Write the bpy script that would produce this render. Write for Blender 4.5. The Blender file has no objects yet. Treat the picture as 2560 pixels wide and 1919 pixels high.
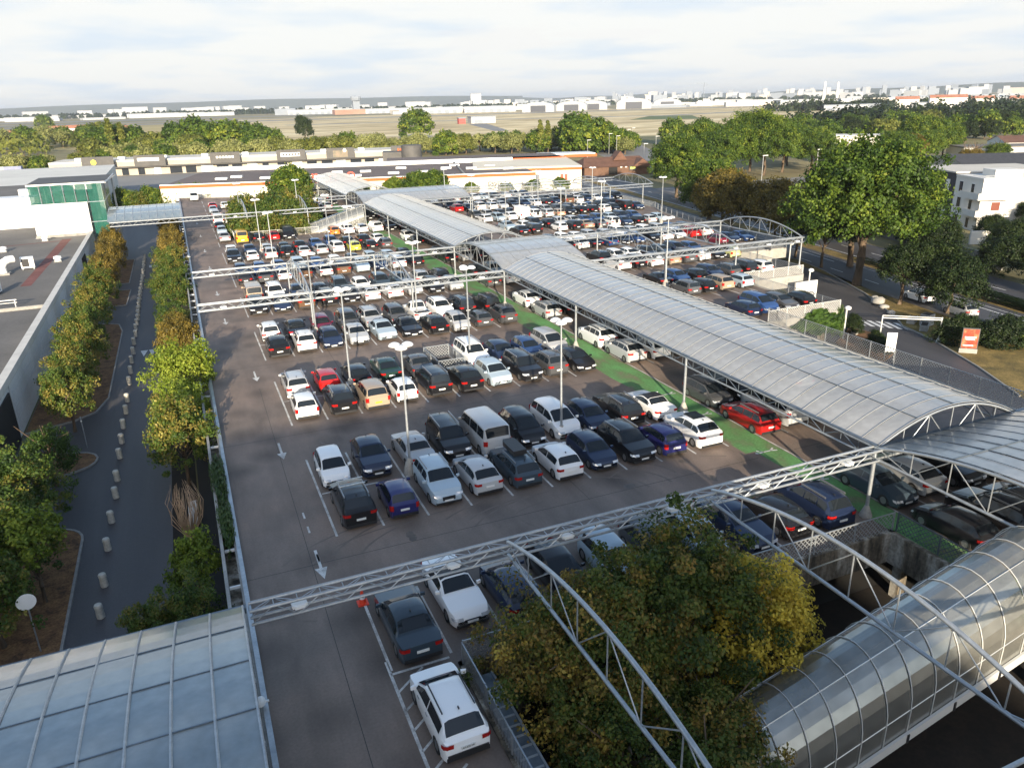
import bpy, math, random
import numpy as np
from mathutils import Vector, Matrix
R = random.Random(7)
NR = np.random.RandomState(7)
PI = math.pi
SC = bpy.context.scene
C = SC.collection

# ------------------------------------------------------------------ camera, sky, sun, exposure
cam = bpy.data.cameras.new('camera'); cam_o = bpy.data.objects.new('camera', cam); C.objects.link(cam_o)
cam.lens = 26.79; cam.sensor_width = 36.0; cam.clip_start = 0.5; cam.clip_end = 60000
RW = ((0.91853447, 0.15774938, -0.36250458), (-0.39464125, 0.31133779, -0.8644808), (-0.02350993, 0.93711467, 0.34822891))
cam_o.matrix_world = Matrix([list(RW[0]) + [0.03], list(RW[1]) + [0.0], list(RW[2]) + [20.92], [0, 0, 0, 1]])
SC.camera = cam_o

SUN_EL = math.radians(13); SUN_AZ = math.radians(195)     # azimuth clockwise from +Y of the sun's place
world = bpy.data.worlds.new('World'); SC.world = world; world.use_nodes = True
wt = world.node_tree; wt.nodes.clear(); wl = wt.links.new
wout = wt.nodes.new('ShaderNodeOutputWorld'); wbg = wt.nodes.new('ShaderNodeBackground')
sky = wt.nodes.new('ShaderNodeTexSky'); sky.sky_type = 'NISHITA'; sky.sun_disc = False
sky.sun_elevation = SUN_EL; sky.sun_rotation = SUN_AZ; sky.altitude = 100; sky.air_density = 1.0; sky.dust_density = 1.5; sky.ozone_density = 1.5
tc = wt.nodes.new('ShaderNodeTexCoord'); sep = wt.nodes.new('ShaderNodeSeparateXYZ'); wl(tc.outputs['Generated'], sep.inputs[0])
# cloud layer projected on a flat ceiling: direction.xy / (z + k)
addz = wt.nodes.new('ShaderNodeMath'); addz.operation = 'ADD'; addz.inputs[1].default_value = 0.09; wl(sep.outputs['Z'], addz.inputs[0])
dv = []
for a in ('X', 'Y'):
    d = wt.nodes.new('ShaderNodeMath'); d.operation = 'DIVIDE'; wl(sep.outputs[a], d.inputs[0]); wl(addz.outputs[0], d.inputs[1]); dv.append(d)
comb = wt.nodes.new('ShaderNodeCombineXYZ'); wl(dv[0].outputs[0], comb.inputs[0]); wl(dv[1].outputs[0], comb.inputs[1])
nz = wt.nodes.new('ShaderNodeTexNoise'); nz.inputs['Scale'].default_value = 0.55; nz.inputs['Detail'].default_value = 7; nz.inputs['Roughness'].default_value = 0.55; nz.inputs['Distortion'].default_value = 0.6
wl(comb.outputs[0], nz.inputs['Vector'])
cover = wt.nodes.new('ShaderNodeMapRange'); cover.inputs['From Min'].default_value = 0.30; cover.inputs['From Max'].default_value = 0.62
wl(nz.outputs['Fac'], cover.inputs['Value'])
elev = wt.nodes.new('ShaderNodeMapRange'); elev.inputs['From Min'].default_value = 0.12; elev.inputs['From Max'].default_value = 0.38
elev.inputs['To Min'].default_value = 1.0; elev.inputs['To Max'].default_value = 0.06
wl(sep.outputs['Z'], elev.inputs['Value'])
low = wt.nodes.new('ShaderNodeMapRange'); low.inputs['From Min'].default_value = 0.13; low.inputs['From Max'].default_value = 0.27
low.inputs['To Min'].default_value = 0.97; low.inputs['To Max'].default_value = 0.0
wl(sep.outputs['Z'], low.inputs['Value'])
m1 = wt.nodes.new('ShaderNodeMath'); m1.operation = 'MULTIPLY'; wl(cover.outputs[0], m1.inputs[0]); wl(elev.outputs[0], m1.inputs[1])
m2 = wt.nodes.new('ShaderNodeMath'); m2.operation = 'MAXIMUM'; wl(m1.outputs[0], m2.inputs[0]); wl(low.outputs[0], m2.inputs[1])
shade = wt.nodes.new('ShaderNodeValToRGB'); shade.color_ramp.elements[0].color = (2.5, 2.78, 3.1, 1); shade.color_ramp.elements[1].color = (3.15, 3.15, 3.08, 1)
shade.color_ramp.elements[0].position = 0.36; shade.color_ramp.elements[1].position = 0.53
nz2 = wt.nodes.new('ShaderNodeTexNoise'); nz2.inputs['Scale'].default_value = 0.9; nz2.inputs['Detail'].default_value = 5
wl(comb.outputs[0], nz2.inputs['Vector']); wl(nz2.outputs['Fac'], shade.inputs[0])
wmix = wt.nodes.new('ShaderNodeMix'); wmix.data_type = 'RGBA'; wl(m2.outputs[0], wmix.inputs[0]); wl(sky.outputs[0], wmix.inputs[6]); wl(shade.outputs[0], wmix.inputs[7])
wl(wmix.outputs[2], wbg.inputs[0]); wbg.inputs[1].default_value = 0.11; wl(wbg.outputs[0], wout.inputs[0])

sun = bpy.data.lights.new('sun', 'SUN'); sun.energy = 3.7; sun.angle = math.radians(0.6); sun.color = (1.0, 0.86, 0.66)
sun_o = bpy.data.objects.new('sun', sun); C.objects.link(sun_o)
sd = Vector((math.sin(SUN_AZ) * math.cos(SUN_EL), math.cos(SUN_AZ) * math.cos(SUN_EL), math.sin(SUN_EL)))
sun_o.rotation_euler = sd.to_track_quat('Z', 'Y').to_euler(); sun_o.location = (0, -60, 80)
SC.view_settings.view_transform = 'Standard'; SC.view_settings.look = 'None'; SC.view_settings.gamma = 1; SC.view_settings.use_curve_mapping = False
SC.view_settings.exposure = 1.5
SC.cycles.max_bounces = 6; SC.cycles.transparent_max_bounces = 12

# ------------------------------------------------------------------ helpers
GZ = -3.6          # street level; the parking deck is z = 0
class MB:
    def __init__(s): s.v = []; s.f = []; s.m = []
    def quad(s, a, b, c, d, m=0):
        n = len(s.v); s.v += [tuple(a), tuple(b), tuple(c), tuple(d)]; s.f.append((n, n+1, n+2, n+3)); s.m.append(m); return s
    def poly(s, pts, m=0):
        n = len(s.v); s.v += [tuple(p) for p in pts]; s.f.append(tuple(range(n, n+len(pts)))); s.m.append(m); return s
    def box(s, x0, x1, y0, y1, z0, z1, m=0, top=None):
        n = len(s.v)
        s.v += [(x0,y0,z0),(x1,y0,z0),(x1,y1,z0),(x0,y1,z0),(x0,y0,z1),(x1,y0,z1),(x1,y1,z1),(x0,y1,z1)]
        for k, q in enumerate(((0,3,2,1),(4,5,6,7),(0,1,5,4),(1,2,6,5),(2,3,7,6),(3,0,4,7))):
            s.f.append(tuple(n+i for i in q)); s.m.append(top if (k == 1 and top is not None) else m)
        return s
    def tube(s, pts, r, n=8, m=0, cap=True, rr=None):
        P = [Vector(p) for p in pts]; b = len(s.v); last = None
        for i, p in enumerate(P):
            d = (P[min(i+1, len(P)-1)] - P[max(i-1, 0)]).normalized()
            u = d.cross(Vector((0, 0, 1)))
            if u.length < 1e-3: u = Vector((1, 0, 0))
            u.normalize(); w = d.cross(u).normalized()
            rad = r if rr is None else rr[i]
            for k in range(n):
                a = 2*PI*k/n; s.v.append(tuple(p + u*math.cos(a)*rad + w*math.sin(a)*rad))
        for i in range(len(P)-1):
            for k in range(n):
                a = b+i*n+k; c = b+i*n+(k+1) % n
                s.f.append((a, c, c+n, a+n)); s.m.append(m)
        if cap:
            s.f.append(tuple(b+k for k in range(n))[::-1]); s.m.append(m)
            e = b+(len(P)-1)*n; s.f.append(tuple(e+k for k in range(n))); s.m.append(m)
        return s
    def lathe(s, prof, n=16, m=0, o=(0, 0, 0)):
        b = len(s.v)
        for (r, z) in prof:
            for k in range(n):
                a = 2*PI*k/n; s.v.append((o[0]+r*math.cos(a), o[1]+r*math.sin(a), o[2]+z))
        for i in range(len(prof)-1):
            for k in range(n):
                a = b+i*n+k; c = b+i*n+(k+1) % n
                s.f.append((a, c, c+n, a+n)); s.m.append(m)
        s.f.append(tuple(b+k for k in range(n))[::-1]); s.m.append(m)
        e = b+(len(prof)-1)*n; s.f.append(tuple(e+k for k in range(n))); s.m.append(m)
        return s
    def prism(s, poly, z0, z1, m=0, top=None):
        n = len(poly); b = len(s.v)
        s.v += [(x, y, z0) for x, y in poly] + [(x, y, z1) for x, y in poly]
        s.f.append(tuple(range(b, b+n))[::-1]); s.m.append(m)
        s.f.append(tuple(range(b+n, b+2*n))); s.m.append(m if top is None else top)
        for i in range(n):
            j = (i+1) % n; s.f.append((b+i, b+j, b+n+j, b+n+i)); s.m.append(m)
        return s
    def mesh(s, name, mats, smooth=None):
        me = bpy.data.meshes.new(name); me.from_pydata(s.v, [], s.f)
        for mm in (mats if isinstance(mats, (list, tuple)) else [mats]): me.materials.append(mm)
        if any(s.m): me.polygons.foreach_set('material_index', s.m)
        if smooth is not None:
            me.shade_smooth(); me.set_sharp_from_angle(angle=math.radians(smooth))
        me.update(); return me
    def build(s, name, mats, parent=None, loc=(0, 0, 0), rot=0.0, smooth=None):
        return link(name, s.mesh(name, mats, smooth), parent, loc, rot)

def link(name, me, parent=None, loc=(0, 0, 0), rot=0.0):
    o = bpy.data.objects.new(name, me); C.objects.link(o); o.location = loc
    o.rotation_euler = rot if isinstance(rot, (tuple, list, Vector)) else (0, 0, rot)
    if parent is not None: o.parent = parent
    return o
def tag(o, label=None, cat=None, group=None, kind=None):
    if label: o['label'] = label
    if cat: o['category'] = cat
    if group: o['group'] = group
    if kind: o['kind'] = kind
    return o
def thing(name, label, cat, loc=(0, 0, 0), rot=0.0, group=None):
    o = bpy.data.objects.new(name, None); C.objects.link(o); o.location = loc; o.rotation_euler = (0, 0, rot)
    o.empty_display_size = 0.2
    return tag(o, label, cat, group)
def copy_tree(o, label=None, loc=None, rot=None, color=None, skip=()):
    c = o.copy(); C.objects.link(c)
    if label: c['label'] = label
    if loc is not None: c.location = loc
    if rot is not None: c.rotation_euler = (0, 0, rot)
    for ch in o.children:
        if ch.name.split('.')[0] in skip: continue
        d = ch.copy(); C.objects.link(d); d.parent = c
        if color: d.color = color
        for g in ch.children:
            e = g.copy(); C.objects.link(e); e.parent = d
            if color: e.color = color
    return c
def struct(name, mb, mats, **k): return tag(mb.build(name, mats, **k), kind='structure')

# ------------------------------------------------------------------ materials
def mat(name, col=(.5, .5, .5), rough=0.7, metal=0.0, **k):
    m = bpy.data.materials.new(name); m.use_nodes = True; b = m.node_tree.nodes['Principled BSDF']
    b.inputs['Base Color'].default_value = (*col, 1); b.inputs['Roughness'].default_value = rough; b.inputs['Metallic'].default_value = metal
    for n, v in k.items(): b.inputs[n.replace('_', ' ')].default_value = v
    return m
def noisy(name, cols, scale=1.0, rough=0.85, detail=6, stretch=(1, 1, 1), pos=None, bump=0.0, bscale=40, second=None, metal=0.0, coord='Object', **k):
    """colour from a noise ramp in object space, optionally with a second finer noise that speckles it, and bump"""
    m = mat(name, cols[0], rough, metal, **k); t = m.node_tree; b = t.nodes['Principled BSDF']; L = t.links.new
    c = t.nodes.new('ShaderNodeTexCoord'); mp = t.nodes.new('ShaderNodeMapping'); mp.inputs['Scale'].default_value = stretch
    L(c.outputs[coord], mp.inputs[0])
    n = t.nodes.new('ShaderNodeTexNoise'); n.inputs['Scale'].default_value = scale; n.inputs['Detail'].default_value = detail; n.inputs['Roughness'].default_value = 0.6
    L(mp.outputs[0], n.inputs['Vector'])
    r = t.nodes.new('ShaderNodeValToRGB'); e = r.color_ramp.elements
    pos = pos or [0.3 + 0.4*i/(len(cols)-1) for i in range(len(cols))]
    e[0].position = pos[0]; e[0].color = (*cols[0], 1); e[1].position = pos[-1]; e[1].color = (*cols[-1], 1)
    for i in range(1, len(cols)-1):
        x = e.new(pos[i]); x.color = (*cols[i], 1)
    L(n.outputs['Fac'], r.inputs[0]); out = r.outputs[0]
    if second:
        n2 = t.nodes.new('ShaderNodeTexNoise'); n2.inputs['Scale'].default_value = second[0]; n2.inputs['Detail'].default_value = 3
        L(c.outputs[coord], n2.inputs['Vector'])
        mr = t.nodes.new('ShaderNodeMapRange'); mr.inputs['From Min'].default_value = 0.3; mr.inputs['From Max'].default_value = 0.7
        mr.inputs['To Min'].default_value = 1-second[1]; mr.inputs['To Max'].default_value = 1+second[1]; L(n2.outputs['Fac'], mr.inputs['Value'])
        mx = t.nodes.new('ShaderNodeVectorMath'); mx.operation = 'SCALE'; L(out, mx.inputs[0]); L(mr.outputs[0], mx.inputs['Scale']); out = mx.outputs[0]
    L(out, b.inputs['Base Color'])
    if bump:
        n3 = t.nodes.new('ShaderNodeTexNoise'); n3.inputs['Scale'].default_value = bscale; n3.inputs['Detail'].default_value = 4
        L(c.outputs[coord], n3.inputs['Vector'])
        bp = t.nodes.new('ShaderNodeBump'); bp.inputs['Strength'].default_value = bump; bp.inputs['Distance'].default_value = 0.02
        L(n3.outputs['Fac'], bp.inputs['Height']); L(bp.outputs[0], b.inputs['Normal'])
    return m
M = {}
def deck_mat():
    m = mat('deck_asphalt', (.1, .09, .085), 0.75); t = m.node_tree; b = t.nodes['Principled BSDF']; L = t.links.new
    c = t.nodes.new('ShaderNodeTexCoord')
    def N(s, st=(1, 1, 1), det=6, ro=.6):
        mp = t.nodes.new('ShaderNodeMapping'); mp.inputs['Scale'].default_value = st; L(c.outputs['Object'], mp.inputs[0])
        n = t.nodes.new('ShaderNodeTexNoise'); n.inputs['Scale'].default_value = s; n.inputs['Detail'].default_value = det; n.inputs['Roughness'].default_value = ro; L(mp.outputs[0], n.inputs['Vector']); return n
    n1 = N(.05, (1, 1.6, 1)); r1 = t.nodes.new('ShaderNodeValToRGB'); e = r1.color_ramp.elements
    e[0].position = .36; e[0].color = (.145, .118, .1, 1); e[1].position = .64; e[1].color = (.245, .178, .138, 1)
    x = e.new(.5); x.color = (.195, .15, .122, 1); L(n1.outputs['Fac'], r1.inputs[0])
    n2 = N(.5, (1, .25, 1)); mr = t.nodes.new('ShaderNodeMapRange'); mr.inputs['From Min'].default_value = .3; mr.inputs['From Max'].default_value = .7; mr.inputs['To Min'].default_value = .7; mr.inputs['To Max'].default_value = 1.25; L(n2.outputs['Fac'], mr.inputs['Value'])
    n3 = N(9, det=3); mr2 = t.nodes.new('ShaderNodeMapRange'); mr2.inputs['From Min'].default_value = .3; mr2.inputs['From Max'].default_value = .7; mr2.inputs['To Min'].default_value = .9; mr2.inputs['To Max'].default_value = 1.1; L(n3.outputs['Fac'], mr2.inputs['Value'])
    # oil stains where cars stand
    vo = t.nodes.new('ShaderNodeTexVoronoi'); vo.inputs['Scale'].default_value = .33; L(c.outputs['Object'], vo.inputs['Vector'])
    mr3 = t.nodes.new('ShaderNodeMapRange'); mr3.inputs['From Min'].default_value = .05; mr3.inputs['From Max'].default_value = .45; mr3.inputs['To Min'].default_value = .58; mr3.inputs['To Max'].default_value = 1.0; L(vo.outputs['Distance'], mr3.inputs['Value'])
    mu = t.nodes.new('ShaderNodeMath'); mu.operation = 'MULTIPLY'; L(mr.outputs[0], mu.inputs[0]); L(mr2.outputs[0], mu.inputs[1])
    mu2 = t.nodes.new('ShaderNodeMath'); mu2.operation = 'MULTIPLY'; L(mu.outputs[0], mu2.inputs[0]); L(mr3.outputs[0], mu2.inputs[1])
    sc = t.nodes.new('ShaderNodeVectorMath'); sc.operation = 'SCALE'; L(r1.outputs[0], sc.inputs[0]); L(mu2.outputs[0], sc.inputs['Scale']); L(sc.outputs[0], b.inputs['Base Color'])
    bp = t.nodes.new('ShaderNodeBump'); bp.inputs['Strength'].default_value = .25; bp.inputs['Distance'].default_value = .01; nb = N(60, det=2); L(nb.outputs['Fac'], bp.inputs['Height']); L(bp.outputs[0], b.inputs['Normal'])
    return m
M['deck'] = deck_mat()
M['road'] = noisy('street_asphalt', [(.048, .046, .05), (.085, .08, .082)], .25, .62, stretch=(1.4, .12, 1), second=(14, .12), bump=.2)
M['road_far'] = noisy('grey_tarmac', [(.16, .16, .165), (.24, .235, .225)], .02, .9)
M['paint'] = noisy('white_road_paint', [(.32, .31, .29), (.6, .59, .56)], 1.2, .7, second=(12, .2), pos=[.34, .56])
M['paint_road'] = noisy('crossing_paint', [(.5, .5, .5), (.75, .75, .74)], 2, .7, second=(12, .15))
M['green'] = noisy('green_walkway_paint', [(.2, .18, .12), (.12, .25, .09), (.13, .36, .12)], .55, .7, pos=[.36, .47, .66], stretch=(1, .5, 1), second=(6, .18))
M['concrete'] = noisy('concrete', [(.26, .25, .23), (.4, .385, .35)], 1.1, .85, second=(12, .12), bump=.3)
M['stained'] = noisy('stained_concrete', [(.04, .035, .028), (.17, .14, .1), (.45, .42, .36)], .9, .9, stretch=(1.6, 1.6, .35), pos=[.36, .5, .66], second=(6, .3), bump=.4)
M['kerb'] = noisy('kerb_stone', [(.2, .195, .18), (.32, .31, .29)], 3, .9)
M['steel'] = noisy('galvanised_steel', [(.3, .33, .36), (.45, .47, .48)], 1.4, .42, metal=.55, second=(10, .1))
M['steel_far'] = M['steel']
M['steel_dark'] = noisy('dark_steel', [(.1, .13, .16), (.18, .21, .24)], 2, .45, metal=.5)
M['white_metal'] = mat('white_metal', (.55, .55, .53), .4)
M['alu'] = mat('aluminium_cap', (.62, .62, .6), .35, .6)
M['dark'] = mat('dark_void', (.012, .012, .012), .9)
M['black_plastic'] = mat('black_plastic', (.018, .018, .02), .45)
def poly_sheet(name, c1, c2, alpha, rough, metal=0.0):
    m = noisy(name, [c1, c2], .35, rough, second=(2.2, .12), metal=metal); t = m.node_tree; b = t.nodes['Principled BSDF']
    b.inputs['Coat Weight'].default_value = .5; b.inputs['Coat Roughness'].default_value = .12
    o = [n for n in t.nodes if n.type == 'OUTPUT_MATERIAL'][0]
    tr = t.nodes.new('ShaderNodeBsdfTransparent'); tr.inputs[0].default_value = (.8, .82, .84, 1)
    mx = t.nodes.new('ShaderNodeMixShader'); mx.inputs[0].default_value = alpha
    t.links.new(tr.outputs[0], mx.inputs[1]); t.links.new(b.outputs[0], mx.inputs[2]); t.links.new(mx.outputs[0], o.inputs[0])
    return m
M['sheet'] = poly_sheet('polycarbonate_roofing', (.3, .305, .3), (.43, .425, .41), .87, .28)
M['glass_roof'] = poly_sheet('dusty_roof_glass', (.17, .22, .25), (.36, .38, .37), .9, .16)
M['tube_sheet'] = poly_sheet('silvery_vault_sheet', (.28, .28, .255), (.4, .4, .365), .93, .24, .7)
M['green_glass'] = poly_sheet('green_tinted_glass', (.015, .11, .085), (.04, .17, .13), .58, .05)
M['membrane'] = noisy('grey_roof_membrane', [(.1, .095, .09), (.17, .16, .15)], .12, .9, second=(3, .1))
M['membrane2'] = noisy('brown_roof_membrane', [(.1, .08, .075), (.16, .125, .115)], .06, .9, second=(1.5, .12))
M['clad'] = noisy('white_cladding', [(.66, .68, .69), (.78, .79, .79)], .3, .45, second=(4, .05))
M['cream'] = noisy('cream_render', [(.62, .58, .48), (.74, .7, .6)], .1, .8, second=(2, .05))
M['orange'] = mat('orange_band', (.5, .1, .02), .7)
M['red_letters'] = mat('red_letters', (.7, .05, .02), .5)
M['beige'] = noisy('beige_cladding', [(.33, .3, .25), (.42, .38, .32)], .15, .8)
M['sign_dark'] = noisy('dark_sign_panel', [(.06, .06, .058), (.1, .095, .09)], .3, .7)
M['mulch'] = noisy('bark_mulch', [(.06, .03, .014), (.17, .085, .035), (.24, .13, .05)], 1.5, .95, second=(9, .4), bump=.8, bscale=12)
M['grass_dry'] = noisy('dry_grass', [(.07, .055, .015), (.17, .12, .03), (.3, .2, .06)], .5, .95, second=(7, .35), bump=.6, bscale=14)
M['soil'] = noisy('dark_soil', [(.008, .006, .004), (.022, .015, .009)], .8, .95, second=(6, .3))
M['bark'] = noisy('bark', [(.06, .045, .03), (.16, .11, .07)], 3, .95, stretch=(1, 1, .2), bump=.5)
M['brick_brown'] = noisy('brown_brick', [(.1, .055, .035), (.16, .09, .06)], .8, .9, second=(5, .2))
M['tile_brown'] = noisy('brown_roof_tiles', [(.09, .045, .03), (.15, .075, .05)], .6, .85, stretch=(1, 1, 4))
M['tile_red'] = noisy('red_roof_tiles', [(.3, .12, .07), (.42, .19, .12)], .3, .85)
M['house'] = noisy('house_render', [(.6, .58, .54), (.74, .72, .67)], .1, .85)
M['slate_wall'] = noisy('slate_cladding', [(.03, .032, .04), (.05, .052, .06)], 1.5, .8)
M['glass_dark'] = mat('dark_window_glass', (.015, .02, .028), .06, 0, Specular_IOR_Level=.6)
M['blind'] = mat('closed_blind', (.5, .46, .38), .7)
M['shutter_red'] = mat('russet_shutter', (.16, .035, .015), .6)
M['lamp_white'] = mat('white_lamp_shade', (.78, .78, .76), .35)
M['cone'] = mat('orange_plastic', (.75, .06, .02), .5)
def leaf_mat(name, cols, pos=None, trans=.35):
    m = bpy.data.materials.new(name); m.use_nodes = True; t = m.node_tree; t.nodes.clear(); L = t.links.new
    o = t.nodes.new('ShaderNodeOutputMaterial'); a = t.nodes.new('ShaderNodeAttribute'); a.attribute_name = 'tint'
    oi = t.nodes.new('ShaderNodeObjectInfo'); mr = t.nodes.new('ShaderNodeMapRange'); mr.inputs['To Min'].default_value = -.12; mr.inputs['To Max'].default_value = .12; L(oi.outputs['Random'], mr.inputs['Value'])
    ad = t.nodes.new('ShaderNodeMath'); ad.operation = 'ADD'; L(a.outputs['Fac'], ad.inputs[0]); L(mr.outputs[0], ad.inputs[1])
    r = t.nodes.new('ShaderNodeValToRGB'); e = r.color_ramp.elements
    pos = pos or [i/(len(cols)-1) for i in range(len(cols))]
    e[0].position = pos[0]; e[0].color = (*cols[0], 1); e[1].position = pos[-1]; e[1].color = (*cols[-1], 1)
    for i in range(1, len(cols)-1): x = e.new(pos[i]); x.color = (*cols[i], 1)
    L(ad.outputs[0], r.inputs[0])
    d = t.nodes.new('ShaderNodeBsdfPrincipled'); d.inputs['Roughness'].default_value = .55; d.inputs['Specular IOR Level'].default_value = .3; tl = t.nodes.new('ShaderNodeBsdfTranslucent'); L(r.outputs[0], d.inputs['Base Color']); L(r.outputs[0], tl.inputs[0])
    mx = t.nodes.new('ShaderNodeMixShader'); mx.inputs[0].default_value = trans; L(d.outputs[0], mx.inputs[1]); L(tl.outputs[0], mx.inputs[2]); L(mx.outputs[0], o.inputs[0])
    return m
LM = dict(
 maple=leaf_mat('autumn_maple_leaves', [(.022, .05, .01), (.07, .12, .018), (.14, .155, .026), (.22, .16, .035), (.36, .32, .07)], [0, .42, .7, .88, 1]),
 gold=leaf_mat('golden_leaves', [(.24, .18, .02), (.56, .43, .05), (.75, .62, .1)]),
 lime=leaf_mat('lime_leaves', [(.05, .085, .01), (.16, .225, .02), (.33, .37, .05)]),
 plane=leaf_mat('green_plane_leaves', [(.018, .042, .007), (.06, .11, .014), (.14, .2, .022), (.32, .34, .04)], [0, .4, .75, 1]),
 olive=leaf_mat('olive_leaves', [(.06, .08, .014), (.15, .17, .03), (.28, .29, .06)]),
 willow=leaf_mat('pale_willow_leaves', [(.1, .115, .03), (.22, .24, .075), (.38, .38, .14)]),
 dark=leaf_mat('dark_evergreen_leaves', [(.008, .016, .006), (.02, .038, .01), (.05, .075, .015)]),
 rust=leaf_mat('rust_leaves', [(.06, .055, .012), (.16, .12, .022), (.34, .25, .05)]),
 ivy=leaf_mat('ivy_leaves', [(.012, .03, .006), (.05, .1, .015), (.12, .18, .03)]))

# ------------------------------------------------------------------ ground, roads, deck
XC = [10.2*k for k in range(11)]                 # column grid across
T = [25.1, 74.3, 90.5, 139.8, 156.1]; TM = 8.9    # girder lines along the deck
ground = noisy('open_ground', [(.1, .105, .04), (.2, .17, .075), (.3, .24, .12)], .004, .95, second=(.05, .3), pos=[.35, .5, .62])
struct('ground', MB().quad((-30000, -400, GZ-.02), (30000, -400, GZ-.02), (30000, 40000, GZ-.02), (-30000, 40000, GZ-.02)), ground)
lotg = noisy('lower_car_park', [(.02, .019, .018), (.035, .033, .03)], .2, .9)
struct('lower_car_park_floor', MB().quad((-1.9, -60, GZ-.012), (60, -60, GZ-.012), (60, 215, GZ-.012), (-1.9, 215, GZ-.012)), lotg)
# left service street and its beds
struct('service_street', MB().quad((-14.6, -20, GZ-.008), (-2.2, -20, GZ-.008), (-2.2, 230, GZ-.008), (-14.6, 230, GZ-.008)), M['road'])
def arc(cx, cy, r, a0, a1, n=6): return [(cx+r*math.cos(math.radians(a0+(a1-a0)*i/n)), cy+r*math.sin(math.radians(a0+(a1-a0)*i/n))) for i in range(n+1)]
beds = [[(-14.5, 20), (-8.75, 20), (-8.75, 47.5)] + arc(-10.6, 47.6, 1.85, 0, 90) + [(-14.5, 49.5)],
        [(-14.5, 57.5), (-12, 57.5)] + arc(-10.5, 60.0, 1.75, -70, 80) + [(-14.5, 63.2)],
        [(-14.5, 68), (-11.2, 69.2), (-9.6, 70.6), (-8.8, 74), (-8.7, 98), (-9.2, 101.5), (-10.6, 102.6), (-14.5, 102.6)],
        [(-14.5, 112), (-8.8, 112), (-8.6, 122), (-14.5, 122)], [(-14.5, 127), (-9.0, 127), (-8.9, 148), (-14.5, 148)]]
for b in beds:
    struct('planting_bed', MB().prism(b, GZ-.008, GZ+.08), M['mulch'])
    cx = sum(p[0] for p in b)/len(b); cy = sum(p[1] for p in b)/len(b)
    k = MB()
    for i in range(len(b)):
        p, q = Vector((*b[i], 0)), Vector((*b[(i+1) % len(b)], 0))
        if p.x < -14 and q.x < -14: continue
        d = (q-p).normalized(); n = Vector((d.y, -d.x, 0))*.14
        k.prism([tuple(p.xy), tuple(q.xy), tuple((q+n).xy), tuple((p+n).xy)][::-1], GZ-.01, GZ+.12)
    struct('kerb', k, M['kerb'])
struct('verge', MB().quad((-3.6, -20, GZ-.004), (-2.0, -20, GZ-.004), (-2.0, 215, GZ-.004), (-3.6, 215, GZ-.004)), M['soil'])
mk = MB()
for i in range(3):
    x = -6.45+.83*i; mk.poly([(x, 88.6, GZ-.003), (x+.36, 86.3, GZ-.003), (x+.74, 88.6, GZ-.003)])
for i in range(4): mk.quad(*[(x, y, GZ-.003) for x, y in ((-6.4+i*.85, 139), (-5.9+i*.85, 139), (-5.9+i*.85, 141.2), (-6.4+i*.85, 141.2))])
mk.poly([(-5.8, 158, GZ-.003), (-5.4, 156, GZ-.003), (-5.0, 158, GZ-.003)])
struct('street_markings', mk, M['paint_road'])

DK = [[(0, -30), (7.3, -30), (7.3, 23.6), (0, 23.6)], [(30.6, -30), (50.8, -30), (50.8, 23.6), (30.6, 23.6)],
      [(0, 23.6), (50.8, 23.6), (50.8, 56.5), (0, 56.5)], [(0, 56.5), (60, 56.5), (60, 71.2), (0, 71.2)], [(0, 71.2), (69, 71.2), (69, 86), (0, 86)],
      [(0, 86), (79.6, 86), (80.3, 100), (83.4, 117), (85.8, 127.6), (88, 133), (88, 136.8), (0, 136.8)],
      [(0, 136.8), (7.6, 136.8), (7.6, 165), (0, 165)], [(30.3, 136.8), (88, 136.8), (90, 165), (30.3, 165)],
      [(0, 165), (90, 165), (90, 168), (55, 186), (17, 203), (0, 212)]]
dk = MB()
for p in DK:
    dk.poly([(x, y, 0) for x, y in p]); dk.poly([(x, y, -.45) for x, y in p][::-1], 1)
struct('parking_deck', dk, [M['deck'], M['concrete']])
def edge(pts, m='concrete', h0=-1.35, h1=.1, t=.22):
    k = MB()
    for a, b in zip(pts[:-1], pts[1:]):
        p, q = Vector((*a, 0)), Vector((*b, 0)); d = (q-p).normalized(); n = Vector((d.y, -d.x, 0))*t
        e = d*.0; k.prism([tuple((p-e).xy), tuple((p-e+n).xy), tuple((q+e+n).xy), tuple((q+e).xy)], h0, h1)
    return k
struct('deck_edge_beam', edge([(0, 212), (0, -30)][::-1][::-1], t=.2), M['concrete'])
struct('deck_edge_beam', edge([(50.8, -30), (50.8, 56.5), (60, 56.5), (60, 71.2), (69, 71.2), (69, 86), (79.6, 86), (80.3, 100), (83.4, 117), (85.8, 127.6), (88, 133), (90, 165), (90, 168), (55, 186), (17, 203), (0, 212)]), M['concrete'])
struct('pit_wall', edge([(7.3, -30), (7.3, 23.6)], t=.2), M['stained'])
struct('pit_wall', edge([(7.3, 23.6), (30.6, 23.6)], t=.3, h0=-1.6), M['stained'])
struct('pit_wall', edge([(30.6, 23.6), (30.6, -30)], t=.3, h0=-1.6), M['stained'])
struct('pit_wall', edge([(7.6, 165), (7.6, 136.8)][::-1], t=.2), M['stained'])
struct('pit_wall', edge([(30.3, 136.8), (7.6, 136.8)], t=.2), M['stained'])
struct('sun_block_wall', MB().box(-.2, 51.3, -30.4, -30, GZ, -.02).box(50.85, 51.2, -30, 12, GZ, -1.36), M['stained'])  # unseen walls added to keep low sun out from under the deck
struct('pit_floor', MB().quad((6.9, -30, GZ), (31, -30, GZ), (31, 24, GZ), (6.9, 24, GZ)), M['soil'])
struct('pit_floor', MB().quad((7.4, 136, GZ), (30.5, 136, GZ), (30.5, 166, GZ), (7.4, 166, GZ)), M['soil'])
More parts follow.
